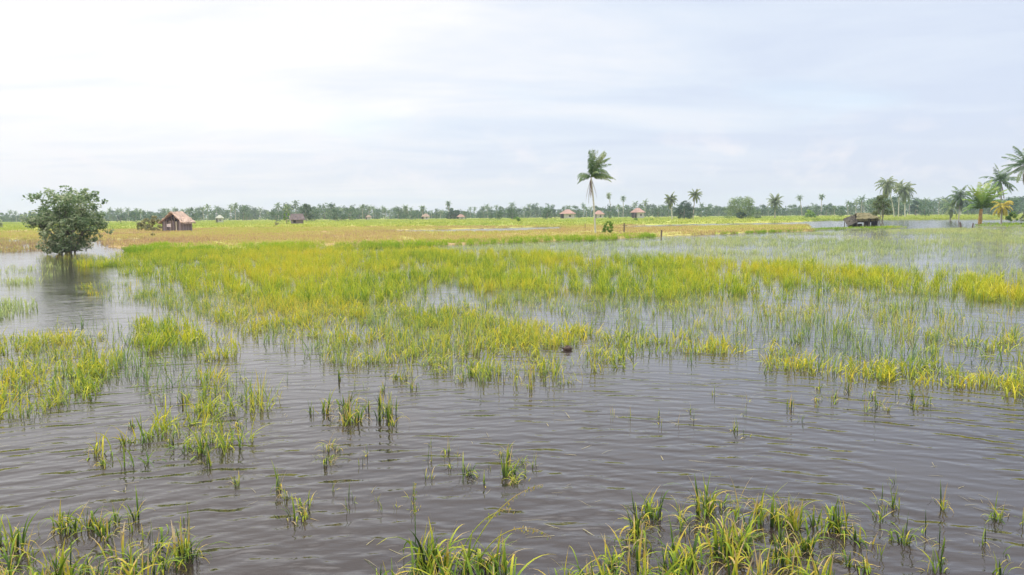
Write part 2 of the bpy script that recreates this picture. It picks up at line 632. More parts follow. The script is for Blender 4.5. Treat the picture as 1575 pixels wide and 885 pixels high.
fine = wm.noise(wm.scale(pos, (2.4, 6.5, 1), -.1), 2.2, 2, .5, .3)
hgt = wm.math('MULTIPLY_ADD', fine, .005, hgt)
hgt = wm.math('MULTIPLY', hgt, amp)
wb = wm.n('ShaderNodeBump')
wb.inputs['Strength'].default_value = 1.0
wb.inputs['Distance'].default_value = 1.0
wm.l(hgt, wb.inputs['Height'])
wp = wm.n('ShaderNodeBsdfPrincipled')
tone = wm.noise(pos, .35, 3, .5)
wm.l(wm.ramp(tone, [(.3, (.022, .0155, .0135)), (.7, (.033, .025, .0215))]), wp.inputs['Base Color'])
far_r = wm.math('MULTIPLY', wm.math('SUBTRACT', wsep.outputs[1], 14.0), .02, clamp=True)
wm.l(wm.math('MULTIPLY_ADD', far_r, .045, .05), wp.inputs['Roughness'])
wp.inputs['IOR'].default_value = 1.50
wp.inputs['Specular IOR Level'].default_value = .5
wm.l(wb.outputs[0], wp.inputs['Normal'])
wm.l(wp.outputs[0], wm.out.inputs[0])
wv = MB().add([(-1500, -300, 0), (1500, -300, 0), (1500, 1290, 0), (-1500, 1290, 0)], [(0, 1, 2, 3)])
water = wv.build('water', wm.mat)
tag(water, kind='structure')


# ------------------------------------------------------------------ blades and tufts
def blades(mb, n, rs, L=(.35, .6), wd=.012, spread=.06, lean=.5, curl=(.2, 1.0), segs=4, z0=-.04, droop=0.0, m=0, rr=(0, 1), flat=False):
    for _ in range(n):
        az = rs.uniform(0, 2 * PI)
        el = PI / 2 - abs(rs.normal(0, lean * .6))
        if flat:
            el = rs.uniform(-.05, .22)
        l = rs.uniform(*L)
        cu = rs.uniform(*curl)
        if rs.uniform() < droop:
            cu += rs.uniform(1.0, 2.2)
        ra, rd = rs.uniform(0, 2 * PI), spread * math.sqrt(rs.uniform())
        p = np.array([rd * math.cos(ra), rd * math.sin(ra), z0])
        tw = az + PI / 2 + rs.normal(0, .5)
        wv_ = np.array([math.cos(tw), math.sin(tw), 0])
        ww = wd * rs.uniform(.6, 1.3)
        Vv, T = [], []
        for i in range(segs + 1):
            s = i / segs
            hw = ww * .5 * (.75 + .5 * s if s < .5 else (1 - s) * 2 * 1.0 + .08)
            Vv += [tuple(p - wv_ * hw), tuple(p + wv_ * hw)]
            T += [s, s]
            e = el - cu * (s + .5 / segs) ** 1.4
            p = p + np.array([math.cos(az) * math.cos(e), math.sin(az) * math.cos(e), math.sin(e)]) * l / segs
            if p[2] < .005 and s > .2:
                p[2] = .005
        Fv = [(2 * i, 2 * i + 1, 2 * i + 3, 2 * i + 2) for i in range(segs)]
        mb.add(Vv, Fv, m, T, [rs.uniform(*rr)] * len(Vv))


def tuft_set(name, count, seed, mat, **kw):
    c = bpy.data.collections.new(name)
    for i in range(count):
        rs = np.random.RandomState(seed * 100 + i)
        mb = MB()
        k = dict(kw)
        n = k.pop('n')
        blades(mb, n, rs, **k)
        o = mb.build(name, mat, link=False)
        c.objects.link(o)
    return c


def gn_instances(name, pts, coll, rs, smin=.7, smax=1.25, z=0.0, label=None, cat=None, tilt=.12, wide=(1, 1)):
    h_ = G(873, 539)                                             # open water round the floating clump
    pts = pts[~((np.abs(pts[:, 0] - h_.x) < .32) & (pts[:, 1] > h_.y - 1.6) & (pts[:, 1] < h_.y + .25))]
    n = len(pts)
    me = bpy.data.meshes.new(name)
    zz = z if isinstance(z, np.ndarray) else np.full(n, z)
    me.from_pydata(np.column_stack([pts, zz]).tolist(), [], [])
    rot = np.column_stack([rs.normal(0, tilt, n), rs.normal(0, tilt, n), rs.uniform(0, 2 * PI, n)])
    s = rs.uniform(smin, smax, n)
    sw = s * rs.uniform(wide[0], wide[1], n)
    at = me.attributes.new('rot', 'FLOAT_VECTOR', 'POINT')
    at.data.foreach_set('vector', rot.ravel().astype(np.float32))
    at = me.attributes.new('scl', 'FLOAT_VECTOR', 'POINT')
    at.data.foreach_set('vector', np.column_stack([sw, sw, s]).ravel().astype(np.float32))
    at = me.attributes.new('pick', 'INT', 'POINT')
    at.data.foreach_set('value', rs.randint(0, len(coll.objects), n).astype(np.int32))
    o = bpy.data.objects.new(name, me)
    COL.objects.link(o)
    ng = bpy.data.node_groups.new(name, 'GeometryNodeTree')
    ng.interface.new_socket('Geometry', in_out='INPUT', socket_type='NodeSocketGeometry')
    ng.interface.new_socket('Geometry', in_out='OUTPUT', socket_type='NodeSocketGeometry')
    N, Lk = ng.nodes, ng.links
    gi, go = N.new('NodeGroupInput'), N.new('NodeGroupOutput')
    ci = N.new('GeometryNodeCollectionInfo')
    ci.inputs['Collection'].default_value = coll
    ci.inputs['Separate Children'].default_value = True
    ci.inputs['Reset Children'].default_value = True
    ip = N.new('GeometryNodeInstanceOnPoints')
    ip.inputs['Pick Instance'].default_value = True

    def na_(nm, ty):
        k = N.new('GeometryNodeInputNamedAttribute')
        k.data_type = ty
        k.inputs['Name'].default_value = nm
        return [s_ for s_ in k.outputs if s_.enabled and s_.name == 'Attribute'][0]
    er = N.new('FunctionNodeEulerToRotation')
    Lk.new(na_('rot', 'FLOAT_VECTOR'), er.inputs[0])
    Lk.new(gi.outputs[0], ip.inputs['Points'])
    Lk.new(ci.outputs[0], ip.inputs['Instance'])
    Lk.new(na_('pick', 'INT'), ip.inputs['Instance Index'])
    Lk.new(er.outputs[0], ip.inputs['Rotation'])
    Lk.new(na_('scl', 'FLOAT_VECTOR'), ip.inputs['Scale'])
    Lk.new(ip.outputs[0], go.inputs[0])
    md = o.modifiers.new('scatter', 'NODES')
    md.node_group = ng
    return tag(o, label, cat, kind='stuff')


RS = np.random.RandomState(4)
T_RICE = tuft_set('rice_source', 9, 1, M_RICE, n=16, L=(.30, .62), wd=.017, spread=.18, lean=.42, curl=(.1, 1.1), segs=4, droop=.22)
T_RICE2 = tuft_set('rice_green_source', 9, 2, M_RICE2, n=7, L=(.16, .46), wd=.0135, spread=.24, lean=.4, curl=(.1, 1.0), segs=3, droop=.18)
T_GOLD = tuft_set('rice_gold_source', 8, 3, M_RICE_GOLD, n=13, L=(.20, .46), wd=.016, spread=.20, lean=.6, curl=(.3, 1.5), segs=4, droop=.4)
T_THIN = tuft_set('thin_source', 8, 4, M_PALE, n=7, L=(.22, .42), wd=.022, spread=.28, lean=.35, curl=(.1, .8), segs=3, droop=.1)
T_BUND = tuft_set('bank_grass_source', 6, 5, M_BUND, n=22, L=(.35, .75), wd=.035, spread=.35, lean=.5, curl=(.1, .9), segs=3)
T_DRY = tuft_set('dry_source', 6, 6, M_DRY, n=22, L=(.25, .5), wd=.06, spread=.7, lean=.7, curl=(.1, .9), segs=2)
T_FAR = tuft_set('far_source', 6, 7, M_FIELD, n=22, L=(.4, .75), wd=.16, spread=1.8, lean=.6, curl=(.1, .8), segs=2)
T_STRAW = tuft_set('straw_source', 6, 8, M_STRAW, n=3, L=(.08, .30), wd=.010, spread=.25, lean=2.2, curl=(.1, .6), segs=3, z0=.004, flat=True)

DENSE = [(150, 402), (190, 392), (300, 387), (420, 384), (560, 381), (640, 384), (760, 389), (1000, 398), (1200, 406), (1400, 418), (1460, 432), (1420, 452),
         (1250, 462), (1050, 458), (900, 455), (740, 452), (560, 470), (430, 472), (330, 455), (240, 435), (180, 418)]
PATCH_R = [(1440, 436), (1500, 428), (1575, 424), (1800, 418), (1850, 460), (1575, 468), (1480, 462)]
MID = [(115, 442), (200, 430), (300, 452), (560, 462), (900, 452), (1450, 448), (1575, 462), (1850, 465), (1900, 620), (1560, 600), (1480, 598), (1300, 590), (1150, 562),
       (1000, 556), (900, 582), (820, 592), (740, 588), (600, 580), (480, 548), (330, 505), (250, 470), (150, 455)]
GOLD1 = [(400, 455), (470, 452), (560, 466), (760, 486), (900, 510), (1010, 520), (1140, 535), (1140, 550), (1000, 540), (880, 532), (740, 506), (560, 488), (420, 472)]
GOLD2 = [(1150, 540), (1300, 555), (1450, 570), (1600, 585), (1800, 590), (1800, 625), (1570, 612), (1470, 604), (1340, 595), (1180, 565)]
GOLD3 = [(1360, 520), (1440, 512), (1575, 532), (1750, 535), (1750, 565), (1575, 560), (1450, 548)]
RSPARSE = [(640, 383), (800, 377), (1000, 368), (1100, 364), (1240, 359), (1400, 353), (1575, 351), (1900, 350), (1950, 470), (1575, 440), (1420, 425), (1200, 408), (1000, 399), (760, 390)]
LEFT = [(-280, 530), (0, 527), (110, 517), (165, 530), (185, 560), (150, 605), (70, 645), (0, 640), (-300, 650)]
LEFT2 = [(185, 502), (235, 488), (300, 508), (355, 535), (335, 562), (260, 548), (200, 540)]
LEFT3 = [(150, 555), (350, 575), (430, 625), (335, 715), (205, 728), (110, 705), (240, 625), (170, 590)]
LEFT4 = [(-200, 412), (0, 409), (70, 412), (100, 422), (50, 440), (0, 440), (-200, 445)]
LEFT5 = [(-60, 465), (25, 466), (20, 490), (-60, 492)]
LEFT6 = [(0, 510), (60, 500), (150, 500), (180, 520), (20, 528)]

rice = np.vstack([scatter(DENSE, 3.6, 31, (2.6, .40, .40), .06), scatter(DENSE, .5, 30)])
rice = np.vstack([rice, scatter(PATCH_R, 5.0, 32, (2.5, .33, .25)), scatter(LEFT2, 2, 38, (.9, .48, .25), .03)])
gn_instances('rice_crop', rice, T_RICE, RS, .8, 1.3, label='dense yellow green rice standing across the middle of the flooded field', cat='rice')
MIDLO = [(470, 545), (600, 500), (760, 503), (900, 532), (1010, 558), (900, 586), (820, 593), (740, 590), (600, 582)]
EDGE = [(215, 448), (330, 452), (430, 462), (560, 482), (740, 502), (880, 528), (950, 552), (860, 572), (740, 580), (600, 574), (480, 545), (400, 522), (325, 498), (250, 470)]
POOL = [(560, 440), (700, 432), (900, 440), (1050, 450), (900, 478), (700, 472), (580, 468)]
mid = np.vstack([scatter(EDGE, 8, 28, (1.2, .40, .4), .04), scatter(POOL, 3.5, 29, (1.6, .46, .4)), scatter(MID, 5.5, 33, (2.0, .56, .26)), scatter(MIDLO, 6, 34, (1.2, .45, .4))])
mid2 = scatter(MID, 2.0, 39, (.9, .42, .5))
left = np.vstack([scatter(LEFT2, 6, 36, (.8, .46, .3), .04), scatter(LEFT, 5, 35, None, .04), scatter(LEFT3, 9, 37, (.8, .52, .25), .05), scatter(LEFT6, 4, 40, (.8, .52, .3), .02)])
gn_instances('sparse_rice', np.vstack([mid, mid2, left]), T_RICE2, RS, .7, 1.3, label='thinner green rice with grey water showing between its leaves', cat='rice')
gold = np.vstack([scatter(GOLD1, 9, 41, (1.3, .42, .3), .03), scatter(GOLD2, 11, 42, (1.1, .47, .25), .04), scatter(GOLD3, 9, 43, (1.2, .47, .25), .04),
                  scatter(MIDLO, 3, 49, (.9, .5, .3)), scatter(EDGE, 4.5, 27, (.9, .48, .3), .04), scatter(LEFT2, 8, 48, (.9, .46, .25), .04), scatter(LEFT, 10, 44, (.9, .47, .3), .045), scatter(LEFT3, 7, 45, (.7, .56, .2), .04), scatter(MID, 1.6, 46, (1.3, .6, .2))])
gn_instances('golden_rice', gold, T_GOLD, RS, .75, 1.2, label='ripe golden rice bending over the water in strips', cat='rice')
thin = np.vstack([scatter(RSPARSE, 2.4, 51, (7, .43, .35)), scatter(LEFT4, 4, 52, (3, .45, .3)), scatter(LEFT5, 6, 53)])
gn_instances('thin_grass', thin, T_THIN, RS, .8, 1.3, label='thin pale grass poking through the grey flood water', cat='grass')
BUND = [(185, 386), (240, 378), (340, 380), (420, 377), (520, 377), (620, 374), (720, 372.5), (800, 369), (900, 366), (1000, 362), (1010, 366), (900, 371), (800, 375.5), (700, 379.5), (600, 382), (520, 382), (420, 384.5), (300, 388.5), (190, 392)]
bund = scatter(BUND, 3.0, 61, (6, .38, .35), .006)
BUND2 = [(1100, 360), (1230, 355), (1300, 352), (1395, 349.5), (1400, 351), (1300, 354.5), (1200, 358), (1100, 362)]
bund = np.vstack([bund, scatter(LAND_C, .5, 68, (4, .5, .3), .004), scatter(BUND2, 1.0, 62, (5, .48, .3), .004)])
gn_instances('bank_grass', bund, T_BUND, RS, .45, .95, .08, label='vivid green grass along the low bank of the field', cat='grass')
DRY = [(-700, 372), (0, 371), (120, 373), (180, 387), (300, 387), (420, 383), (600, 380.5), (800, 374.5), (1000, 366), (1130, 361), (1245, 356.5), (1240, 346), (1000, 347), (600, 350), (250, 353), (0, 358), (-700, 360)]
dry = scatter(DRY, 1.4, 63, (12, .34, .35), .008)
dry = dry[land_mask(dry[:, 0], dry[:, 1])]
WETL = [(-300, 372), (0, 370), (90, 371), (150, 376), (80, 384), (0, 390), (-300, 392)]
wet = scatter(WETL, .8, 64, (3, .52, .2), .02)
gn_instances('dry_field_grass', np.vstack([dry, wet]), T_DRY, RS, .6, 1.2, .05, label='brown and straw coloured grass of the drier field', cat='grass')
FARF = [(-700, 362), (0, 359), (250, 354), (600, 351), (1000, 347.5), (1240, 343), (1575, 338.5), (2300, 336), (2300, 324), (1575, 328), (787, 334), (0, 341), (-700, 346)]
farg = scatter(FARF, .06, 65, None, .0, far=620)
farg = farg[land_mask(farg[:, 0], farg[:, 1])]
gn_instances('far_field_grass', farg, T_FAR, RS, .6, 1.2, .08, label='pale green field grass in front of the far trees', cat='grass')
straw = np.vstack([scatter([(330, 560), (900, 590), (1300, 610), (1575, 640), (1575, 885), (0, 885), (0, 660), (200, 700)], .35, 66),
                   scatter([(850, 760), (1500, 740), (1575, 885), (600, 885)], 2.5, 67, (.5, .5, .3))])
gn_instances('straw_litter', straw, T_STRAW, RS, .6, 1.2, .0, label='bits of straw floating on the near water', cat='straw', tilt=0)


# ------------------------------------------------------------------ near tufts: each one a thing
def near_set(kind, count, seed):
    out = []
    for i in range(count):
        rs = np.random.RandomState(seed * 50 + i)
        mb = MB()
        if kind == 'full':
            blades(mb, rs.randint(6, 11), rs, (.16, .46), .017, .09, .32, (.1, .9), 6, -.04, .2)
            blades(mb, rs.randint(6, 11), rs, (.30, .54), .015, .09, .5, (1.4, 2.7), 10, -.04, .6)
            blades(mb, 5, rs, (.12, .34), .012, .12, 1.3, (.2, 1.5), 5, -.01, .4, rr=(.8, 1))
        elif kind == 'upright':
            blades(mb, rs.randint(4, 9), rs, (.14, .44), .018, .05, .2, (.05, .6), 5, -.05, .1)
            blades(mb, 3, rs, (.24, .42), .014, .05, .45, (.8, 2.2), 7, -.05, .5)
            blades(mb, 2, rs, (.12, .28), .011, .08, 1.4, (.2, 1.2), 5, -.01, .3, rr=(.75, 1))
        elif kind == 'thin':
            blades(mb, rs.randint(2, 5), rs, (.08, .36), .011, .06, .25, (.05, .5), 5, -.05, .1)
            blades(mb, 2, rs, (.16, .30), .010, .04, .6, (.8, 1.8), 6, -.05, .5, rr=(.5, 1))
        elif kind == 'bent':
            blades(mb, rs.randint(5, 10), rs, (.22, .44), .015, .07, .6, (1.3, 2.7), 10, -.04, .5)
            blades(mb, 3, rs, (.1, .3), .013, .06, .3, (.1, .5), 5, -.04)
            blades(mb, 3, rs, (.14, .36), .011, .09, 1.4, (.2, 1.4), 5, -.01, .3, rr=(.8, 1))
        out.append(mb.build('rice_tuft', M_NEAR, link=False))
    return out


SETS = {'full': near_set('full', 12, 1), 'upright': near_set('upright', 12, 2), 'thin': near_set('thin', 12, 3), 'bent': near_set('bent', 10, 4)}
rng = random.Random(12)


def tufts(px, n, kinds, label, smin=.8, smax=1.2, seed=0):
    """n single tufts within a photographed outline"""
    rs = np.random.RandomState(900 + seed)
    P = np.array(px, float)
    lo, hi = P.min(0), P.max(0)
    k = 0
    while k < n:
        u, v = rs.uniform(lo[0], hi[0]), rs.uniform(lo[1], hi[1])
        if not inside(px, np.array([u]), np.array([v]))[0]:
            continue
        kind = kinds[rs.randint(len(kinds))]
        src = SETS[kind][rs.randint(len(SETS[kind]))]
        o = src.copy()
        COL.objects.link(o)
        o.location = G(u, v)
        s = rs.uniform(smin, smax)
        o.scale = (s, s, s * rs.uniform(.85, 1.15))
        o.rotation_euler = (0, 0, rs.uniform(0, 2 * PI))
        adj = {'full': 'bushy', 'upright': 'upright', 'thin': 'thin sparse', 'bent': 'bent over'}[kind]
        tag(o, label % adj, 'rice tuft', 'rice tufts standing in the near water')
        k += 1


tufts([(590, 872), (700, 862), (800, 872), (805, 940), (585, 940)], 23, ['full', 'full', 'bent', 'bent'], '%s yellow green rice tuft at the middle of the bottom edge', 1.0, 1.35, 1)
tufts([(850, 880), (900, 850), (1000, 835), (1120, 850), (1275, 880), (1290, 935), (840, 935)], 44, ['full', 'upright', 'bent', 'bent'], '%s rice tuft in the thick growth right of the bottom middle', .9, 1.25, 2)
tufts([(1070, 800), (1100, 770), (1190, 790), (1300, 800), (1330, 815), (1200, 870), (1080, 860)], 26, ['upright', 'upright', 'full', 'bent'], '%s rice tuft in the loose stand of the right foreground', .8, 1.15, 3)
tufts([(1290, 800), (1575, 790), (1590, 885), (1300, 890)], 22, ['thin', 'bent', 'bent', 'upright', 'thin'], '%s rice tuft scattered on open water in the bottom right corner', .6, 1.0, 4)
tufts([(1330, 740), (1570, 750), (1570, 790), (1340, 790)], 7, ['upright', 'thin', 'thin'], '%s rice tuft alone on open water at the right edge', .6, .85, 5)
tufts([(920, 785), (1000, 780), (1020, 830), (930, 835)], 6, ['upright', 'full', 'bent'], '%s rice tuft in the small golden clump right of middle', .8, 1.1, 6)
tufts([(930, 800), (1080, 770), (1110, 820), (960, 850)], 8, ['thin', 'bent'], '%s rice tuft between the golden clump and the loose stand', .6, .9, 7)
tufts([(0, 815), (150, 805), (300, 835), (300, 875), (220, 930), (0, 935)], 44, ['full', 'upright', 'bent', 'bent'], '%s rice tuft in the thick growth of the bottom left corner', .8, 1.15, 8)
tufts([(60, 800), (300, 800), (320, 850), (100, 830)], 12, ['thin', 'upright'], '%s rice tuft along the rim of the bottom left growth', .7, 1.0, 9)
tufts([(360, 745), (430, 745), (490, 790), (490, 815), (430, 800)], 9, ['upright', 'bent', 'thin'], '%s rice tuft in the small group left of the open water', .6, .9, 10)
tufts([(480, 630), (520, 625), (620, 640), (630, 655), (560, 660), (480, 645)], 14, ['upright', 'upright', 'full'], '%s rice tuft in the upright row left of centre', .8, 1.2, 11)
tufts([(600, 690), (700, 680), (800, 700), (890, 720), (800, 750), (640, 740)], 22, ['thin', 'thin', 'thin', 'bent'], '%s rice tuft far apart from others near the picture centre', .5, .85, 12)
tufts([(690, 715), (800, 715), (790, 735), (700, 735)], 6, ['upright', 'bent'], '%s rice tuft in the little cluster below the picture centre', .7, 1.0, 13)
tufts([(930, 600), (1250, 610), (1300, 660), (1150, 680), (940, 650)], 16, ['thin'], '%s rice tuft in the open water below the golden strip', .6, 1.0, 14)
tufts([(1170, 590), (1300, 600), (1430, 615), (1420, 635), (1200, 630)], 16, ['thin', 'bent', 'upright'], '%s rice tuft along the lower rim of the golden strip', .7, 1.0, 15)
tufts([(400, 575), (620, 590), (600, 620), (480, 640), (380, 600)], 12, ['thin', 'thin', 'upright'], '%s rice tuft in the shallow water left of the main crop', .6, .9, 16)
tufts([(540, 560), (900, 585), (900, 605), (600, 600)], 18, ['upright', 'thin', 'bent'], '%s rice tuft along the front rim of the main crop', .7, 1.1, 17)
tufts([(500, 750), (680, 745), (660, 785), (540, 790)], 10, ['thin'], '%s rice tuft on the dark open water below the cluster', .45, .7, 18)
tufts([(450, 680), (560, 690), (600, 720), (480, 730)], 9, ['thin', 'bent'], '%s rice tuft beside the straggling left stand', .5, .8, 19)

tufts([(130, 680), (330, 600), (420, 610), (330, 720), (200, 728), (110, 705)], 24, ['bent', 'upright', 'thin'], '%s rice tuft in the straggling stand on the left', .6, .95, 20)
tufts([(200, 590), (420, 585), (470, 650), (380, 690), (260, 650)], 16, ['thin', 'upright', 'bent'], '%s rice tuft at the far rim of the straggling left stand', .55, .85, 21)
# tall seed stalks arching out of the bottom clump
rs = np.random.RandomState(77)
for (u, v, l, az, cu) in ((712, 872, 1.05, .25, 1.1), (700, 868, .8, .5, 1.6), (640, 872, .75, 1.7, .15), (728, 875, .85, -.1, 1.9)):
    mb = MB()
    p = Vector((0, 0, -.04))
    pts, rr = [], []
    for i in range(13):
        pts.append(p.copy())
        rr.append(.006 * (1 - .75 * i / 12))
        e = 1.15 - cu * (i / 12) ** 1.6
        p = p + Vector((math.cos(az) * math.cos(e), math.sin(az) * math.cos(e), math.sin(e))) * l / 12
    mb.tube(pts, rr, 5)
    root = empty('rice_stalk', G(u, v), 'long arching rice stalk rising out of the bottom middle clump', 'rice stalk', 'long stalks of the bottom clump')
    mb.build('stem', M_NEAR, root)
    mg = MB()
    for i in range(46):
        s = rs.uniform(.62, 1)
        k = s * 12
        a = pts[int(min(k, 11))].lerp(pts[int(min(k, 11)) + 1], k - int(min(k, 11)))
        dv = Vector(rs.normal(0, .012, 3)) + Vector((0, 0, -.012))
        e1, e2 = Vector(rs.normal(0, .004, 3)), Vector((rs.normal(0, .003), rs.normal(0, .003), -.012))
        b = a + dv
        mg.add([b - e1, b - e2, b + e1, b + e2], [(0, 1, 2, 3)], 0, [.9] * 4)
    mg.build('seed_head', M_NEAR, root)


# ------------------------------------------------------------------ palms
def frond(mb, az, el, L, droop, rs, leaf=.17, width=.05, n=24, wind=(0, 0), hang=.5, m=0):
    p = Vector((0, 0, 0))
    pts, tans = [], []
    segs = 12
    e = el
    for i in range(segs + 1):
        pts.append(p.copy())
        d = Vector((math.cos(az) * math.cos(e), math.sin(az) * math.cos(e), math.sin(e)))
        d += Vector((wind[0], wind[1], 0)) * (i / segs)
        d.normalize()
        tans.append(d)
        p = p + d * L / segs
        e -= droop / segs * (.5 + i / segs)
        e = max(e, -PI / 2 * .97)
    mb.tube(pts, [.045 * L / 4 * (1.1 - i / segs) for i in range(segs + 1)], 4, m)
    r0 = rs.uniform()
    for sgn in (-1, 1):
        for k in range(n):
            if rs.uniform() < .14:
                continue
            s = .12 + .87 * (k + rs.uniform(0, .8)) / n
            q_ = s * segs
            i = min(int(q_), segs - 1)
            a = pts[i].lerp(pts[i + 1], q_ - i)
            t = tans[i]
            side = t.cross(Vector((0, 0, 1)))
            if side.length < .05:
                side = Vector((-math.sin(az), math.cos(az), 0))
            side.normalize()
            ll = leaf * L * (math.sin(PI * min(1, .22 + .72 * s)) ** .8) * rs.uniform(.85, 1.1)
            dr = (side * sgn * .75 + t * .6 + Vector((wind[0] * .5, wind[1] * .5, -hang * rs.uniform(.6, 1.3))))
            dr.normalize()
            dr2 = (dr + Vector((0, 0, -hang * .7))).normalized()
            wv_ = dr.cross(t).cross(dr).normalized() * width * .5
            md = a + dr * ll * .55
            tip = md + dr2 * ll * .45
            rv = min(1, max(0, r0 * .5 + rs.uniform() * .5))
            mb.add([a - wv_ * .6, a + wv_ * .6, md - wv_, md + wv_, tip - wv_ * .15, tip + wv_ * .15], [(0, 1, 3, 2), (2, 3, 5, 4)], m, [s] * 6, [rv] * 6)


def crown_mesh(fr, rs, leaf=.17, width=.05, n=24, wind=(0, 0), hang=.5):
    mb = MB()
    for (az, el, L, dr) in fr:
        frond(mb, math.radians(az), math.radians(el), L, dr, rs, leaf, width, n, wind, hang)
    return mb


def rand_fronds(rs, n, L, lo=-45, hi=85, droop=(1.0, 1.9)):
    out = []
    for i in range(n):
        el = hi - (hi - lo) * (i / (n - 1)) ** .9
        out.append((i * 137.5 + rs.uniform(-15, 15), el + rs.uniform(-6, 6), L * rs.uniform(.85, 1.1), rs.uniform(*droop)))
    return out


def palm_trunk(base_r, top_r, h, lean=(0, 0), bow=(0, 0)):
    pts, rr = [], []
    n = 18
    for i in range(n + 1):
        s = i / n
        pts.append((lean[0] * s + bow[0] * math.sin(PI * s), lean[1] * s + bow[1] * math.sin(PI * s), -.2 + (h + .2) * s))
        rr.append((base_r * 1.5 if i == 0 else base_r + (top_r - base_r) * s) * (1.06 if i % 2 else .97))
    return MB().tube(pts, rr, 10, 0, .05)


def palm(u, v_base, v_crown, L, nf, label, trunk=(.2, .13), lean_u=0.0, dep=None, mat=None, tm=None, seed=0, group=None, fr=None, dead=0, width=.06,
         leaf=.19, n=22, wind=(0, 0), hang=.5, lo=-45, hi=85, droop=(1.0, 1.9), name='coconut_palm', dirs=None):
    rs = np.random.RandomState(seed + 500)
    b = G(u, v_base) if dep is None else D(u, dep)
    d = b.y
    h = TOP(u + lean_u, v_crown, d)
    lx = lean_u * d / FPX
    root = empty(name, b, label, 'palm tree', group)
    palm_trunk(trunk[0], trunk[1], h, (lx, 0), (lx * -.12, 0)).build('trunk', tm or M_PTRUNK, root, True)
    fs = fr or rand_fronds(rs, int(nf * 1.45), L, lo - 12, hi, droop)
    crown_mesh(fs, rs, leaf, width, n, wind, hang).build('crown', mat or M_FROND, root, loc=(lx, 0, h))
    if dead:
        ds = [(rs.uniform(0, 360), rs.uniform(-80, -50), L * rs.uniform(.6, .85), .6) for _ in range(dead)] if dirs is None else dirs
        crown_mesh(ds, rs, .10, width * .8, 16, (0, 0), .9).build('dead_fronds', M_FROND_D, root, loc=(lx, 0, h - .15))
    return root


# the tall lone palm in the wind
FR = [(100, 90, 4.4, .35), (60, 84, 4.6, .6), (20, 80, 4.7, .7), (-30, 78, 4.5, .8), (150, 88, 4.2, .3), (200, 86, 4.0, .35), (90, 88, 4.3, .5), (-90, 84, 4.3, .5), (0, 70, 4.4, 1.1), (30, 74, 4.6, .9), (-20, 72, 4.2, 1.2),
      (160, 92, 4.0, .5), (40, 60, 3.7, 2.4), (-40, 58, 3.5, 2.3), (10, 48, 3.6, 2.3), (-15, 34, 3.3, 2.0), (70, 45, 3.0, 1.7), (-75, 45, 3.0, 1.7), (20, 16, 3.9, .9), (-25, 10, 3.4, 1.2),
      (175, 48, 2.6, 2.2), (155, 30, 2.4, 2.0), (205, 20, 2.5, 1.7), (185, 0, 2.5, 1.1), (190, 36, 2.7, 2.2), (5, 80, 4.3, 1.0), (-10, 84, 4.5, .9), (12, 76, 4.5, .75), (-25, 62, 4.0, 1.5), (25, 30, 3.7, 1.5), (0, 20, 3.9, 1.3)]
palm(916, 360.5, 273, 3.5, 20, 'tall lone coconut palm with windswept crown and hanging dead fronds', (.145, .10), -7, None, None, M_PTRUNK_P, 1, fr=FR, dead=5,
     width=.075, leaf=.19, n=30, wind=(.20, 0), hang=.9, dirs=[(180, -72, 3.6, .25), (200, -80, 3.9, .2), (0, -68, 3.3, .3), (250, -85, 2.8, .2), (100, -86, 2.9, .1), (330, -86, 2.6, .1)])
# palms of the middle right
palm(1034, 338, 307, 4.4, 26, 'full coconut palm left of the dark green tree', (.3, .2), -3, 400, M_FROND_L, M_PTRUNK_P, 2, width=.36, leaf=.26, n=20, lo=-70, dead=3, hang=.8)
palm(1066, 338, 300, 4.2, 18, 'slim coconut palm rising right behind the dark green tree', (.25, .16), 3, 400, M_FROND_L, M_PTRUNK, 3, width=.36, leaf=.25, n=20, lo=-40, hang=.8)
palm(1192, 334, 310, 5.6, 20, 'short spreading coconut palm right of the pale bush', (.4, .25), 0, 430, M_FROND_L, M_PTRUNK, 4, width=.36, leaf=.23, n=20, lo=-35, droop=(.7, 1.4))
palm(1376, 336, 284, 6.6, 30, 'tall left palm of the pair behind the reed shack', (.28, .2), -13, 400, M_FROND_L, M_PTRUNK_P, 5, width=.26, leaf=.22, n=20, lo=-82, dead=3, hang=.9, droop=(1.3, 2.2))
palm(1392, 336, 292, 6.4, 30, 'right palm of the pair behind the reed shack', (.28, .2), -2, 395, M_FROND_L, M_PTRUNK_P, 6, width=.26, leaf=.22, n=20, lo=-85, hang=.9, droop=(1.3, 2.2))
palm(1382, 336, 287, 4.6, 16, 'half hidden palm between the pair behind the reed shack', (.26, .18), 0, 420, M_FROND_L, M_PTRUNK_P, 7, width=.3, leaf=.22, n=16, lo=-40)
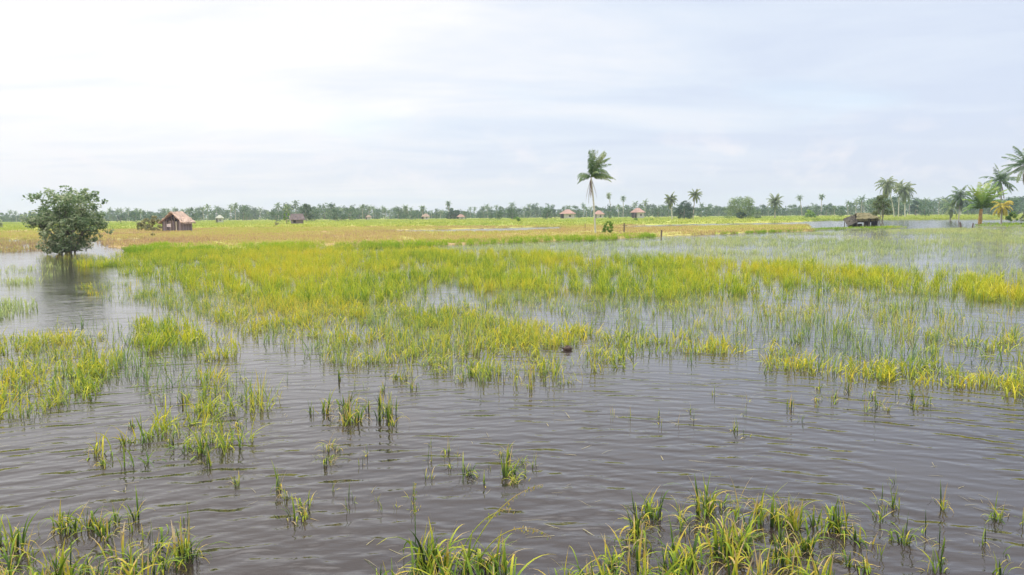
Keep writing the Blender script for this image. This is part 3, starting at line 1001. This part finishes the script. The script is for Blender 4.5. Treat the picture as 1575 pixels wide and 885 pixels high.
# palms at the right edge
palm(1475, 340, 302, 4.6, 22, 'dark green leaning coconut palm at the water edge', (.16, .12), 1, 245, M_FROND, M_PTRUNK, 8, width=.14, leaf=.22, n=24, lo=-60, dead=1, wind=(.12, 0), hang=.8, droop=(1.2, 2.2))
palm(1508, 347, 322, 7.0, 15, 'young green palm with thick orange base and upright fronds', (.42, .34), 1, 178, M_FROND_G, M_PTRUNK_O, 9, width=.17, leaf=.19, n=32, lo=8, hi=86, droop=(.4, 1.1), hang=.35,
     fr=[(85, 86, 6.4, .4), (40, 80, 6.8, .7), (140, 80, 6.0, .6), (10, 68, 6.8, .9), (-50, 76, 6.2, .6), (200, 76, 5.6, .8), (-10, 55, 6.6, 1.0), (15, 42, 6.2, 1.1), (175, 60, 5.2, 1.6), (190, 45, 4.2, 1.8),
         (-60, 50, 5.0, 1.2), (60, 60, 6.0, 1.0), (5, 26, 5.2, .8), (165, 30, 4.2, 1.5), (0, 74, 7.2, .6), (20, 62, 7.0, .7), (-25, 58, 6.8, .8), (160, 72, 6.2, .5), (30, 50, 6.4, .9), (185, 66, 5.8, .9), (-5, 82, 7.2, .4), (180, 20, 4.6, 1.4), (-15, 36, 6.0, .9), (70, 70, 6.6, .6), (-70, 66, 6.2, .8)])
palm(1541, 346, 278, 4.6, 18, 'tall coconut palm behind the yellowed small palm', (.17, .12), -4, 185, M_FROND, M_PTRUNK, 10, width=.14, leaf=.2, n=24, dead=4, wind=(.12, 0), lo=-30, droop=(.5, 1.3),
     dirs=[(10, -70, 5.0, .3), (180, -78, 4.2, .3), (60, -80, 4.0, .3), (300, -72, 5.2, .3)])
palm(1541, 347.5, 317, 2.9, 14, 'small palm with drooping yellow orange fronds', (.16, .13), 0, 172, M_FROND_Y, M_PTRUNK, 11, width=.15, leaf=.24, n=16, lo=-20, hi=60, droop=(1.4, 2.2))
palm(1583, 349, 253, 5.2, 18, 'tallest palm cut by the right edge of the photo', (.18, .13), -9, 165, M_FROND, M_PTRUNK, 12, width=.14, leaf=.2, n=24, lo=-30, droop=(.4, 1.3), dead=3, wind=(-.05, 0))
palm(1618, 349, 275, 4.8, 18, 'palm standing beyond the right edge of the photo', (.18, .13), 4, 180, M_FROND, M_PTRUNK, 13, width=.14, leaf=.2, n=20, dead=2)
palm(1462, 335, 318, 4.0, 12, 'small palm in shade left of the leaning palm', (.2, .15), 0, 260, M_FROND, M_PTRUNK, 14, width=.2, leaf=.24, n=16, lo=-40)
# high palms that break the far tree line
for k, (u, vc, d, lab) in enumerate((
        (690, 313, 620, 'lone palm breaking the far tree line by the dark round tree'), (941, 301, 640, 'left of the two high far palms beside the lone palm'),
        (958.5, 305.5, 640, 'right of the two high far palms beside the lone palm'), (1234, 304, 600, 'left of the two high far palms between pale bush and shack'),
        (1263, 302.5, 600, 'right of the two high far palms between pale bush and shack'), (632, 320.5, 560, 'slanting far palm left of the red roofed cottage'),
        (650, 320.5, 560, 'upright far palm left of the red roofed cottage'), (447, 321, 420, 'dark palm behind the small grey hut'))):
    palm(u, 336, vc, 3.4, 14, lab, (.28, .22), (-5 if u != 632 else -8) * (k % 2), d, M_FROND, M_PTRUNK, 20 + k, width=.42, leaf=.26, n=9, lo=-40, group=None)


# ------------------------------------------------------------------ leafy trees and shrubs
def leaf_cloud(mb, clumps, size, rs, flat=.5, m=0):
    for (c, r, n) in clumps:
        c = np.array(c)
        rr = np.array(r) if np.ndim(r) else np.array([r, r, r * .8])
        dv = rs.normal(size=(n, 3))
        dv /= np.linalg.norm(dv, axis=1)[:, None]
        p = c + dv * (rs.uniform(.25, 1, n) ** .5)[:, None] * rr
        nrm = dv * .6 + rs.normal(size=(n, 3)) * .7 + np.array([0, 0, flat])
        nrm /= np.linalg.norm(nrm, axis=1)[:, None]
        a = np.cross(nrm, rs.normal(size=(n, 3)))
        a /= np.linalg.norm(a, axis=1)[:, None]
        b = np.cross(nrm, a)
        s = size * rs.uniform(.6, 1.3, n)[:, None]
        A, B, C, E = p - a * s, p + b * s * .45, p + a * s, p - b * s * .45
        V = np.stack([A, B, C, E], 1).reshape(-1, 3)
        tone = rs.uniform(.15, .85)
        r_ = np.repeat(np.clip(tone + rs.normal(0, .22, n), 0, 1), 4)
        mb.add(V.tolist(), [(4 * i, 4 * i + 1, 4 * i + 2, 4 * i + 3) for i in range(n)], m, None, r_.tolist())


def limb(mb, a, b, r0, r1, rs, n=6, jit=.06):
    a, b = Vector(a), Vector(b)
    L = (b - a).length
    pts = [a.lerp(b, i / n) + (Vector(rs.normal(0, jit * L * .5, 3)) if 0 < i < n else Vector((0, 0, 0))) for i in range(n + 1)]
    mb.tube(pts, [r0 + (r1 - r0) * i / n for i in range(n + 1)], 7, 0, .06)
    return pts


LT = scatter([(60, 398), (95, 386), (130, 388), (170, 395), (160, 408), (110, 412), (70, 408)], 2.5, 71, (1.2, .4, .3), .02)
gn_instances('flooded_grass', LT, T_RICE2, RS, .6, 1.0, label='short grass in the water around the foot of the spreading tree', cat='grass')
# the spreading tree on the left, standing in the flood
tb = G(101, 391)
S = tb.y / FPX
rs = np.random.RandomState(8)
tree = empty('spreading_tree', tb, 'round spreading green tree with several stems standing in the flood water', 'tree')
stems, tips = MB(), []
for (x0, x1, x2, zt, r) in ((-.62, -1.1, -2.3, 2.6, .085), (-.35, -.5, -1.0, 3.6, .10), (.0, .1, .2, 4.2, .12), (.35, .8, 1.2, 3.7, .10), (.6, 1.4, 2.5, 2.7, .085), (-.15, -.25, .5, 3.2, .075), (.18, .3, -1.6, 3.0, .075)):
    y0 = rs.uniform(-.25, .25)
    pts = limb(stems, (x0, y0, -.4), (x1 * .9, y0 + rs.uniform(-.4, .4), 1.5), r, r * .75, rs, 5, .04)
    for k in range(3):
        e = (x2 + rs.uniform(-.6, .6), rs.uniform(-1.5, 1.5), zt + rs.uniform(-.6, .5))
        p2 = limb(stems, pts[-1], e, r * .65, r * .22, rs, 5, .08)
        tips.append(e)
        for kk in range(2):
            q0 = p2[3]
            e2 = (q0.x + rs.uniform(-.9, .9), q0.y + rs.uniform(-.9, .9), q0.z + rs.uniform(.2, .9))
            limb(stems, q0, e2, r * .25, r * .08, rs, 4, .1)
            tips.append(e2)
stems.build('trunk', M_BARK, tree, True)
ml = MB()
cl = []
for e in tips:
    cl.append((e, rs.uniform(.35, .6), 40))
# outline of the crown, read in pixels about the trunk base
outline = [(88, 384), (98, 383), (110, 382), (118, 380), (80, 381), (74, 312), (82, 304), (98, 302), (112, 308), (128, 306), (138, 314), (66, 330), (144, 340), (84, 378), (92, 381), (78, 374), (104, 374), (114, 376), (122, 372), (80, 368), (90, 374), (96, 366), (118, 368), (70, 352), (85, 372), (92, 360), (112, 356), (118, 362), (132, 360), (146, 362), (76, 358), (62, 338), (70, 322), (62, 306), (76, 298), (90, 296), (104, 291), (112, 296), (122, 303), (134, 296), (140, 305), (152, 300), (150, 318), (156, 330), (160, 344), (164, 354), (150, 352), (140, 342),
           (56, 342), (66, 350), (80, 340), (95, 330), (110, 320), (125, 325), (135, 335), (118, 340), (100, 345), (86, 356), (90, 366), (128, 350), (75, 330), (88, 312), (104, 306), (120, 314), (146, 326), (110, 350), (100, 318)]
for (u, v) in outline:
    for y in ((-1.4, .2, 1.5) if 80 < u < 145 and v > 300 else (rs.uniform(-.8, .8),)):
        cl.append((((u - 101) * S, y + rs.uniform(-.4, .4), TOP(u, v, tb.y)), rs.uniform(.34, .64), 43))
for (u, v) in ((56, 303), (64, 299), (136, 293), (141, 299), (155, 297), (161, 310), (150, 368), (62, 360)):   # loose sprays on the outside
    cl.append((((u - 101) * S, rs.uniform(-.5, .5), TOP(u, v, tb.y)), .28, 26))
leaf_cloud(ml, cl, .15, rs, .8)
ml.build('crown', M_TREE, tree)


def bush_tree(name, u, d, w_px, v_top, v_bot, mat, label, cat='tree', n=40, leaf=None, seed=0, trunk=True, group=None, per=60, base_z=0.0, dome=1.0):
    rs = np.random.RandomState(seed + 40)
    b = D(u, d)
    s = d / FPX
    H = TOP(u, v_top, d)
    z0 = max(.15, TOP(u, v_bot, d))
    wr = w_px * s / 2
    root = empty(name, b, label, cat, group)
    t = MB()
    if trunk:
        for k in range(3 if wr > 1.2 else 2):
            limb(t, (rs.uniform(-.1, .1) * wr, 0, -.2), (rs.uniform(-.5, .5) * wr, rs.uniform(-.3, .3) * wr, z0 + (H - z0) * .6), .018 * H, .007 * H, rs)
        t.build('trunk', M_BARK, root, True)
    mb = MB()
    cl = []
    for i in range(n):
        a = rs.uniform(0, 2 * PI)
        zf = rs.uniform(0, 1)
        rad_ = wr * math.sqrt(max(0.02, 1 - (max(0, zf - .25) / .78) ** 2)) * rs.uniform(.3, .95) ** .6 * .85
        cl.append(((rad_ * math.cos(a), rad_ * math.sin(a) * .8, z0 + (H - z0) * (zf * .86 + .05)), wr * rs.uniform(.16, .30), per))
    leaf_cloud(mb, cl, leaf or s * 1.1, rs)
    mb.build('crown' if trunk else 'foliage', mat, root)
    return root


bush_tree('dark_tree', 1053, 385, 34, 308, 336, M_TREE_DARK, 'dark blue green tree between two coconut palms', n=46, seed=1)
bush_tree('pale_bush_tree', 1141, 395, 62, 303, 337, M_TREE_PALE, 'wide pale green bushy tree in the far right field', n=70, seed=2)
bush_tree('low_dark_bush', 1140, 390, 18, 326, 338, M_TREE_DARK, 'dark green shrub growing at the foot of the pale bushy tree', 'shrub', n=16, seed=3, trunk=False)
bush_tree('low_dark_bush', 1166, 388, 13, 323, 336, M_TREE, 'dark green shrub at the right side of the pale bushy tree', 'shrub', n=14, seed=4, trunk=False)
bush_tree('round_shrub', 935, 118, 19, 338, 359, M_SHRUB, 'bright yellow green shrub beside the tall lone palm', 'shrub', n=30, seed=5, trunk=False, per=80)
bush_tree('low_shrub', 795, 330, 15, 334, 341.5, M_SHRUB, 'small dark shrub alone in the field left of the red roofs', 'shrub', n=14, seed=6, trunk=False)
bush_tree('low_shrub', 977, 330, 9, 336, 342, M_SHRUB, 'small shrub in the field below the right red roofed house', 'shrub', n=10, seed=7, trunk=False)
bush_tree('low_shrub', 994, 330, 8, 338, 342.5, M_SHRUB, 'left of two tiny shrubs in the field beside the small shrub', 'shrub', n=10, seed=8, trunk=False)
bush_tree('low_shrub', 1003, 330, 7, 337.5, 342.5, M_SHRUB, 'right of two tiny shrubs in the field beside the small shrub', 'shrub', n=10, seed=9, trunk=False)
bush_tree('dark_round_tree', 697, 560, 26, 320.5, 337, M_TREE_DARK, 'dark round tree beside the small red roofed cottage', n=40, seed=10)
bush_tree('olive_tree', 1357, 150, 34, 299, 331, M_TREE_OLIVE, 'thin olive green tree standing beside the reed shack', n=46, seed=11, per=70)
bush_tree('dark_tree', 1409, 520, 18, 308, 328, M_TREE_DARK, 'dark round tree right of the palm pair behind the shack', n=26, seed=12)
bush_tree('low_shrub', 1246, 400, 22, 323, 336, M_SHRUB, 'leafy shrub below the left of the far palms', 'shrub', n=20, seed=13, trunk=False)
bush_tree('low_shrub', 1556, 172, 20, 326, 340, M_SHRUB, 'green shrub at the foot of the palms on the right edge', 'shrub', n=26, seed=14, trunk=False)
bush_tree('low_shrub', 1575, 170, 12, 328, 346, M_TREE, 'dark shrub at the very right edge under the tall palm', 'shrub', n=18, seed=15, trunk=False)
bush_tree('dry_shrub', 222, 172, 26, 336, 356, M_DRYBUSH, 'dry tangled shrub left of the thatched hut', 'shrub', n=34, seed=16, trunk=False, per=55)
bush_tree('dry_shrub', 239, 168, 20, 330, 356, M_DRYBUSH, 'taller yellowish shrub leaning on the thatched hut wall', 'shrub', n=32, seed=17, trunk=False, per=60)
bush_tree('stubble_bush', 234, 122, 7, 358, 368, M_DRYBUSH, 'small brown bush in the dry field before the thatched hut', 'shrub', n=10, seed=18, trunk=False, per=40)
bush_tree('dark_tree', -4, 250, 22, 337, 351, M_TREE, 'dark shrub cut by the left edge of the photo', 'shrub', n=16, seed=19, trunk=False)
bush_tree('banana_clump', 441, 300, 11, 322, 346, M_SHRUB, 'narrow green plant left of the small grey hut', 'plant', n=18, seed=20)
bush_tree('grey_tree', 472, 430, 24, 313, 338, M_FAR, 'grey green tree behind the small grey hut', n=34, seed=21)
bush_tree('stalk_bush', 425, 230, 11, 342, 353, M_DRYBUSH, 'small brownish sapling in the field left of the grey hut', 'shrub', n=9, seed=22, per=25)

# far tree line: every tree a thing of its own
FARV = []
for i in range(7):
    rs = np.random.RandomState(70 + i)
    mb = MB()
    hgt_, wid = 1.0, rs.uniform(.45, .78)
    limb(mb, (0, 0, -.05), (rs.uniform(-.05, .05), 0, .55), .03, .015, rs, 4)
    nb = len(mb.f)
    cl = []
    for k in range(20):
        a, zf = rs.uniform(0, 2 * PI), rs.uniform(0, 1)
        rr = wid * math.sqrt(max(.05, 1 - (abs(zf - .4) / .65) ** 2)) * rs.uniform(.15, .68)
        cl.append(((rr * math.cos(a), rr * math.sin(a), .16 + zf * .78), rs.uniform(.13, .22), 26))
    leaf_cloud(mb, cl, .055, rs, m=1)
    FARV.append(mb.build('far_tree', [M_BARK, M_FAR], link=False))
FARP = []
for i in range(5):
    rs = np.random.RandomState(170 + i)
    mb = palm_trunk(.25, .2, 11.5, (rs.uniform(-1.5, 1.5), 0))
    tipx = mb.v[-1]
    cm = crown_mesh(rand_fronds(rs, 14, 3.8, -45, 80), rs, .26, .45, 8, (0, 0), .5)
    off = Vector((sum(p[0] for p in mb.v[-10:]) / 10, 0, 11.5))
    mb.add([Vector(p) + off for p in cm.v], cm.f, 1, cm.t, cm.r)
    FARP.append(mb.build('far_palm', [M_PTRUNK, M_FROND], link=False))
# skyline of the far trees: (column, row of the tops)
SKY = [(-260, 330), (0, 330), (60, 327), (120, 326), (175, 325), (205, 321), (235, 325), (290, 322), (330, 318), (380, 319), (420, 322), (455, 313), (480, 316), (520, 317), (560, 318), (600, 318.5), (640, 321),
       (680, 322), (720, 322), (760, 320), (810, 316), (830, 314), (860, 319), (900, 320), (940, 317), (985, 315), (1010, 315), (1080, 316), (1130, 316), (1180, 318), (1220, 318), (1260, 315), (1300, 315), (1325, 308), (1345, 303),
       (1400, 306), (1440, 305), (1480, 306), (1530, 306), (1575, 300), (1850, 298)]
su, sv = [p[0] for p in SKY], [p[1] - 1.2 for p in SKY]
rs = np.random.RandomState(91)
u = -255.0
while u < 1840:
    d = rs.uniform(540, 760)
    vt = np.interp(u, su, sv) + rs.uniform(-2.5, 6.0)
    H = max(4.0, TOP(u, vt, d))
    if rs.uniform() < .74:
        o = FARV[rs.randint(len(FARV))].copy()
        o.scale = (H * rs.uniform(.8, 1.25), H * rs.uniform(.8, 1.1), H)
        tag(o, 'hazy bushy tree in the far tree line along the horizon', 'tree', 'bushy trees of the far tree line')
    else:
        o = FARP[rs.randint(len(FARP))].copy()
        H += rs.uniform(0, 2.5)
        k = H / 13.5
        o.scale = (max(k, .75), max(k, .75), k)
        tag(o, 'hazy coconut palm in the far tree line along the horizon', 'palm tree', 'coconut palms of the far tree line')
    COL.objects.link(o)
    o.location = D(u, d)
    o.rotation_euler = (0, 0, rs.uniform(0, 2 * PI))
    u += rs.uniform(3.8, 8.5)
# broad darker trees a little nearer
rs = np.random.RandomState(93)
for k in range(46):
    u = rs.uniform(-200, 1800)
    d = rs.uniform(430, 530)
    if any(abs(u - h_) < 16 for h_ in (873, 921, 981, 709, 655, 338, 457, 567, 265, 1141, 1192)):
        continue
    H = max(2.5, TOP(u, np.interp(u, su, sv) + rs.uniform(2.5, 9.0), d))
    o = FARV[rs.randint(len(FARV))].copy()
    o.scale = (H * rs.uniform(1.0, 1.6), H, H)
    tag(o, 'broad green bushy tree standing forward of the far tree line', 'tree', 'bushy trees forward of the far tree line')
    COL.objects.link(o)
    o.location = D(u, d)
    o.rotation_euler = (0, 0, rs.uniform(0, 2 * PI))
# the wood behind them reads as one mass
mb = MB()
cl = []
for k in range(4200):
    u = rs.uniform(-300, 1900)
    d = rs.uniform(770, 860)
    H = max(3.5, TOP(u, np.interp(u, su, sv) + 4.2 + rs.uniform(-1.5, 3.5), d))
    p = D(u, d)
    cl.append(((p.x, p.y, rs.uniform(.02, .95) * H * (.72 + .5 * float(fbm(np.array([p.x / 28]), np.array([.5]), 77)[0]))), (rs.uniform(3, 5.5), 3, rs.uniform(1.6, 2.8)), 26))
leaf_cloud(mb, cl, .95, rs)
wood = mb.build('far_wood', M_FAR)
tag(wood, 'continuous hazy green wood closing the horizon behind the far trees', 'wood', kind='stuff')

# ------------------------------------------------------------------ huts
random.seed(5)


def thatch_slope(mb, a, b, c, d, th, m=0, nu=14, nv=6, jit=.05):
    mb.slab((a, b, c, d), th, m, nu, nv, jit)


# weathered hut with an open gable
hb = G(265.5, 357.5)
s = hb.y / FPX
hut = empty('field_hut', hb, 'weathered plank hut with orange thatch roof and dark open gable', 'hut', rz=math.radians(-14))
Wd, Dp, Ew, Rg = 18 * s, 24 * s, 18.5 * s, 31.5 * s            # half width, depth, eaves, ridge height
Wd = 2.3
Dp = 3.4
wl = MB()
for i in range(13):                                              # front wall in uneven planks with a doorway
    x = -Wd + .2 + i * (2 * Wd - .4) / 12
    if 8 <= i <= 9 or i in (3,):
        continue
    hh_ = Ew - .1 + rng.uniform(-.25, .1)
    wl.box((x, rng.uniform(-.03, .03), hh_ / 2 + .1), (.34 + rng.uniform(-.06, .04), .05, hh_), 0)
for sx in (-1, 1):
    for i in range(9):
        hh_ = Ew - .15 + rng.uniform(-.2, .05)
        wl.box((sx * (Wd - .05), .25 + i * .37, hh_ / 2 + .1), (.05, .33, hh_), 0)
wl.build('wall', M_PLANK, hut)
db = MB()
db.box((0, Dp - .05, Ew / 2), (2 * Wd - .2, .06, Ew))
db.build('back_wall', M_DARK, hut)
pp = MB()
pp.box((.98, -.05, Ew * .46), (.30, .06, Ew * .86))
pp.build('pale_board', M_PLANK_L, hut)
cb = MB()
cb.slab([(-1.25, -.10, 1.15), (-.20, -.10, 1.05), (-.22, -.16, 1.75), (-1.2, -.16, 1.70)], .03, 0, 4, 3, .02)
cb.build('cloth', M_CLOTH, hut)
wf_ = MB()
for x in (-.7, -1.5, .05):
    wf_.box((x, -.07, Ew * .55), (.09, .09, Ew * 1.05))
wf_.box((-.72, -.06, 2.1), (1.6, .08, .09))
wf_.build('window_frame', M_WOOD, hut)
for x in (-Wd, -.1, .62, 1.35, Wd):
    MB().tube([(x, -.1, -.2), (x + .03, -.1, Ew + (.9 if abs(x) < 1 else .1))], .075, 7).build('post', M_WOOD, hut)
rf = MB()
ry = -.75
for sx in (-1, 1):
    a, b = Vector((sx * (Wd + .5), ry, Ew - .45)), Vector((sx * (Wd + .5), Dp + .4, Ew - .45))
    c, d_ = Vector((0, Dp + .4, Rg)), Vector((0, ry + .4, Rg))
    thatch_slope(rf, a, b, c, d_, .16 * -sx, 0, 14, 8, .12)
    for i in range(60):
        y = rng.uniform(ry, Dp + .4)
        p = Vector((sx * (Wd + .5), y, Ew - .40))
        rf.add([p, p + Vector((0, .12, 0)), p + Vector((sx * .12, .1, -.3 - rng.uniform(0, .2))), p + Vector((sx * .12, .03, -.25 - rng.uniform(0, .2)))], [(0, 1, 2, 3)])
rf.build('roof', M_THATCH, hut)
gb = MB()
for i in range(7):                                               # loose planks of the gable, gaps left dark
    x = -Wd * .8 + i * Wd * 1.6 / 6
    top = Rg - .3 - abs(x) * (Rg - Ew) / Wd
    if i in (2, 3, 5):
        continue
    gb.box((x, -.02, (Ew + top) / 2 - .05), (.3, .05, max(.1, top - Ew)))
gb.build('gable_boards', M_PLANK, hut)
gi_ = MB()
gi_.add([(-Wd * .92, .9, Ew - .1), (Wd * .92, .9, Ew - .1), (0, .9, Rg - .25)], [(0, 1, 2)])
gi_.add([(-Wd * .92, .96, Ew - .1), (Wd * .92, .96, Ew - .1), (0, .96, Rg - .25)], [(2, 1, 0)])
gi_.build('gable_shade_sheet', M_DARK, hut)  # added dark sheet, paints the shade behind the open gable

# small grey hut farther off
b = D(457, 290)
s = b.y / FPX
h2 = empty('grey_hut', b, 'small grey thatched hut on short stilts before the palms', 'hut', rz=math.radians(20))
mb = MB()
mb.box((0, 0, 1.45), (4.2, 3.4, 1.9))
mb.build('wall', M_PLANK, h2)
mb = MB()
mb.box((-1.1, -1.74, 1.45), (.9, .06, 1.3))
mb.build('door', M_DARK, h2)
mb = MB()
for sx in (-1, 1):
    thatch_slope(mb, (-2.7, sx * 2.4, 1.9), (2.7, sx * 2.4, 1.9), (2.1, 0, 4.1), (-2.1, 0, 4.1), .2 * sx * 1, 0, 9, 5, .08)
mb.slab([(-2.7, -2.3, 1.9), (-2.7, 2.3, 1.9), (-2.1, .05, 4.1), (-2.1, -.05, 4.1)], .1, 0, 4, 4, .05)
mb.slab([(2.7, 2.3, 1.9), (2.7, -2.3, 1.9), (2.1, -.05, 4.1), (2.1, .05, 4.1)], .1, 0, 4, 4, .05)
mb.build('roof', M_THATCH_G, h2)
for x in (-1.9, 0, 1.9):
    for y in (-1.5, 1.5):
        MB().box((x, y, .2), (.16, .16, .9)).build('stilt', M_WOOD, h2)

# reed shack by the water on the right
b = G(1323, 350.3)
s = b.y / FPX
sk = empty('reed_shack', b, 'low half collapsed reed shack with open sides by the water', 'shack', rz=math.radians(4))
z1 = 21 * s
mb = MB()
mb.slab([(-1.6, -1.6, 1.55), (3.0, -1.7, 1.75), (2.7, 1.3, 2.65), (-.2, 1.2, 2.75)], .16, 0, 12, 6, .13)
mb.slab([(2.8, 3.2, 1.7), (-.6, 3.2, 1.7), (-.2, 1.2, 2.73), (2.7, 1.3, 2.73)], .14, 0, 9, 5, .06)
for i in range(70):
    x = rng.uniform(-1.6, 2.9)
    p = Vector((x, -1.62 - rng.uniform(0, .06), 1.62))
    mb.add([p, p + Vector((.14, 0, 0)), p + Vector((.1, -.06, -.3 - rng.uniform(0, .2))), p + Vector((.03, -.06, -.25 - rng.uniform(0, .2)))], [(0, 1, 2, 3)])
mb.build('roof', M_THATCH_B, sk)
mb = MB()
mb.slab([(-3.2, -1.7, .35), (-1.3, -1.7, .95), (-.9, 1.0, 2.45), (-3.0, .9, 1.45)], .2, 0, 8, 6, .15)
mb.build('fallen_roof', M_THATCH_K, sk)
for (x, y, h_) in ((-1.4, -1.4, 1.6), (.0, -1.45, 1.65), (.95, -1.45, 1.7), (2.75, -1.5, 1.75), (-.2, 1.2, 2.7), (2.6, 1.2, 2.7), (-2.9, .6, 1.5), (-.5, 3.0, 1.7), (2.7, 3.0, 1.7)):
    MB().tube([(x, y, -.3), (x + rng.uniform(-.06, .06), y, h_)], .08, 7).build('post', M_WOOD, sk)
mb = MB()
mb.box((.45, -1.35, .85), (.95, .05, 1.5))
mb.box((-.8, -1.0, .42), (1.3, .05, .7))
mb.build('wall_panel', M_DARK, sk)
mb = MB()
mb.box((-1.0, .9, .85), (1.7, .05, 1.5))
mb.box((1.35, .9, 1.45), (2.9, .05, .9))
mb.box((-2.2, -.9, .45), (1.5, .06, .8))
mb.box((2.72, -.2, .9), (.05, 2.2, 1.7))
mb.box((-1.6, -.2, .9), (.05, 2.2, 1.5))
mb.build('back_wall', M_DARK, sk)  # back and side boards coloured dark as the shade inside the shack
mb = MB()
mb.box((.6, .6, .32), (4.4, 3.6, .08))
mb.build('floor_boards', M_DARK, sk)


def house(name, u, d, w_px, v_eave, v_top, label, roof, door_left=True, depth=.7, wall=None, group=None, rz=0.0):
    b_ = D(u, d)
    s_ = d / FPX
    Wh = w_px * s_ / 2
    ze, zt = TOP(u, v_eave, d), TOP(u, v_top, d)
    r_ = empty(name, b_, label, 'house', group, rz)
    y0 = Wh * depth
    m_ = MB()
    m_.box((Wh * .15, 0, ze / 2), (Wh * 1.3, y0 * 1.4, ze - .02))
    m_.build('wall', wall or M_WHITE, r_)
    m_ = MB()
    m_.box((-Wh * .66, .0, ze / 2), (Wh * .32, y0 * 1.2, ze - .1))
    m_.build('porch', M_DARK, r_)  # solid dark block standing in for the shade of the open porch
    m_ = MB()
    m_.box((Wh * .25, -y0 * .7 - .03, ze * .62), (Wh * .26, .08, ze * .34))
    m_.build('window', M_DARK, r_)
    for x in (-.92, -.5):
        MB().box((Wh * x, -y0 * .8, ze / 2), (.18, .18, ze)).build('post', M_WOOD, r_)
    m_ = MB()
    e = [Vector((-Wh, -y0, ze)), Vector((Wh, -y0, ze)), Vector((Wh, y0, ze)), Vector((-Wh, y0, ze))]
    r1, r2 = Vector((-Wh * .22, 0, zt)), Vector((Wh * .22, 0, zt))
    m_.slab((e[0], e[1], r2, r1), .12, 0, 6, 4, .02)
    m_.slab((e[2], e[3], r1, r2), .12, 0, 6, 4, .02)
    m_.slab((e[1], e[2], r2 + Vector((0, .05, 0)), r2 - Vector((0, .05, 0))), .12, 0, 4, 4, .02)
    m_.slab((e[3], e[0], r1 - Vector((0, .05, 0)), r1 + Vector((0, .05, 0))), .12, 0, 4, 4, .02)
    m_.build('roof', roof, r_)
    return r_


house('village_house', 873, 520, 25, 329.3, 322.8, 'wide house with red hipped roof left of the tall lone palm', M_ROOF)
house('village_house', 921, 520, 17, 330.0, 324.2, 'narrow house with red hipped roof just right of the lone palm trunk', M_ROOF)
house('village_house', 981, 500, 20, 327.2, 320.4, 'house with pink hipped roof and dark porch beside the full palm', M_ROOF, rz=.4)
house('cottage', 709, 540, 13, 334.0, 330.0, 'tiny red roofed cottage beside the dark round tree', M_ROOF)
house('cottage', 655, 560, 13, 333.5, 328.8, 'tiny pale brown roofed cottage beside the far palms', M_THATCH)
house('cottage', 338, 400, 11, 336.0, 331.0, 'small white house with pale roof at the far trees behind the hut', M_ROOF_W)
house('cottage', 567, 600, 9, 334.5, 331.0, 'faint pinkish cottage deep in the far tree line', M_THATCH)


# ------------------------------------------------------------------ posts and stumps
def post(u, v, v_top, label, r=.06, cross=False, lean=.0):
    b_ = G(u, v)
    h_ = TOP(u, v_top, b_.y)
    m_ = MB().tube([(0, 0, -.3), (lean * .5, 0, h_ * .5), (lean, 0, h_)], [r * 1.1, r, r * .9], 8, 0, .08)
    if cross:
        m_.box((.12, 0, h_ * .72), (.7, .05, .07))
    o = m_.build('wooden_post', M_WOOD, loc=b_)
    tag(o, label, 'post', 'wooden posts along the field bank')
    return o


post(960, 359, 343, 'taller wooden post in the field right of the bright shrub', .11, True)
post(900, 353, 344, 'thin wooden post left of the tall palm trunk', .06)
post(1017, 366, 354, 'dark wooden post at the water edge in the flooded field', .10, False, .05)
post(1478, 350.5, 342, 'dark stump in the water below the leaning palm', .16, False, -.2)
post(1495.5, 350, 343.5, 'dark stump in the water left of the orange palm base', .14, False, .15)
# round dark husk among the rice
b_ = G(873, 539)
m_ = MB()
rs = np.random.RandomState(3)
V_, F_ = [], []
for j in range(9):
    th = PI * j / 8
    for i in range(14):
        ph = 2 * PI * i / 14
        k = 1 + rs.normal(0, .09) + .18 * math.cos(2 * ph + 1)
        V_.append((.082 * k * math.sin(th) * math.cos(ph), .07 * k * math.sin(th) * math.sin(ph), .02 + .078 * k * math.cos(th)))
for j in range(8):
    for i in range(14):
        F_.append((j * 14 + i, (j + 1) * 14 + i, (j + 1) * 14 + (i + 1) % 14, j * 14 + (i + 1) % 14))
m_.add(V_, F_)
for (a0, a1, z1) in ((-.07, -.17, .06), (-.05, -.15, .02), (.05, .12, .03), (.0, -.04, .12)):      # matted root ends
    m_.tube([(a0 * .4, 0, .03), (a0, .01, .05), (a1, .02, z1)], [.02, .014, .006], 6, 0, .2)
hk = m_.build('floating_clump', M_HUSK, smooth=True, loc=b_)
tag(hk, 'dark brown round clump floating among the golden rice', 'floating clump')

# ------------------------------------------------------------------ render settings
SC.view_settings.view_transform = 'Standard'
SC.view_settings.look = 'None'
SC.view_settings.exposure = 0.5
SC.view_settings.gamma = 1.0
SC.view_settings.use_curve_mapping = False
SC.render.film_transparent = False
SC.cycles.max_bounces = 6
SC.cycles.diffuse_bounces = 3
SC.cycles.glossy_bounces = 3
SC.cycles.transmission_bounces = 3
SC.cycles.transparent_max_bounces = 6
SC.cycles.volume_bounces = 1
SC.cycles.use_denoising = True
SC.cycles.sample_clamp_indirect = 6
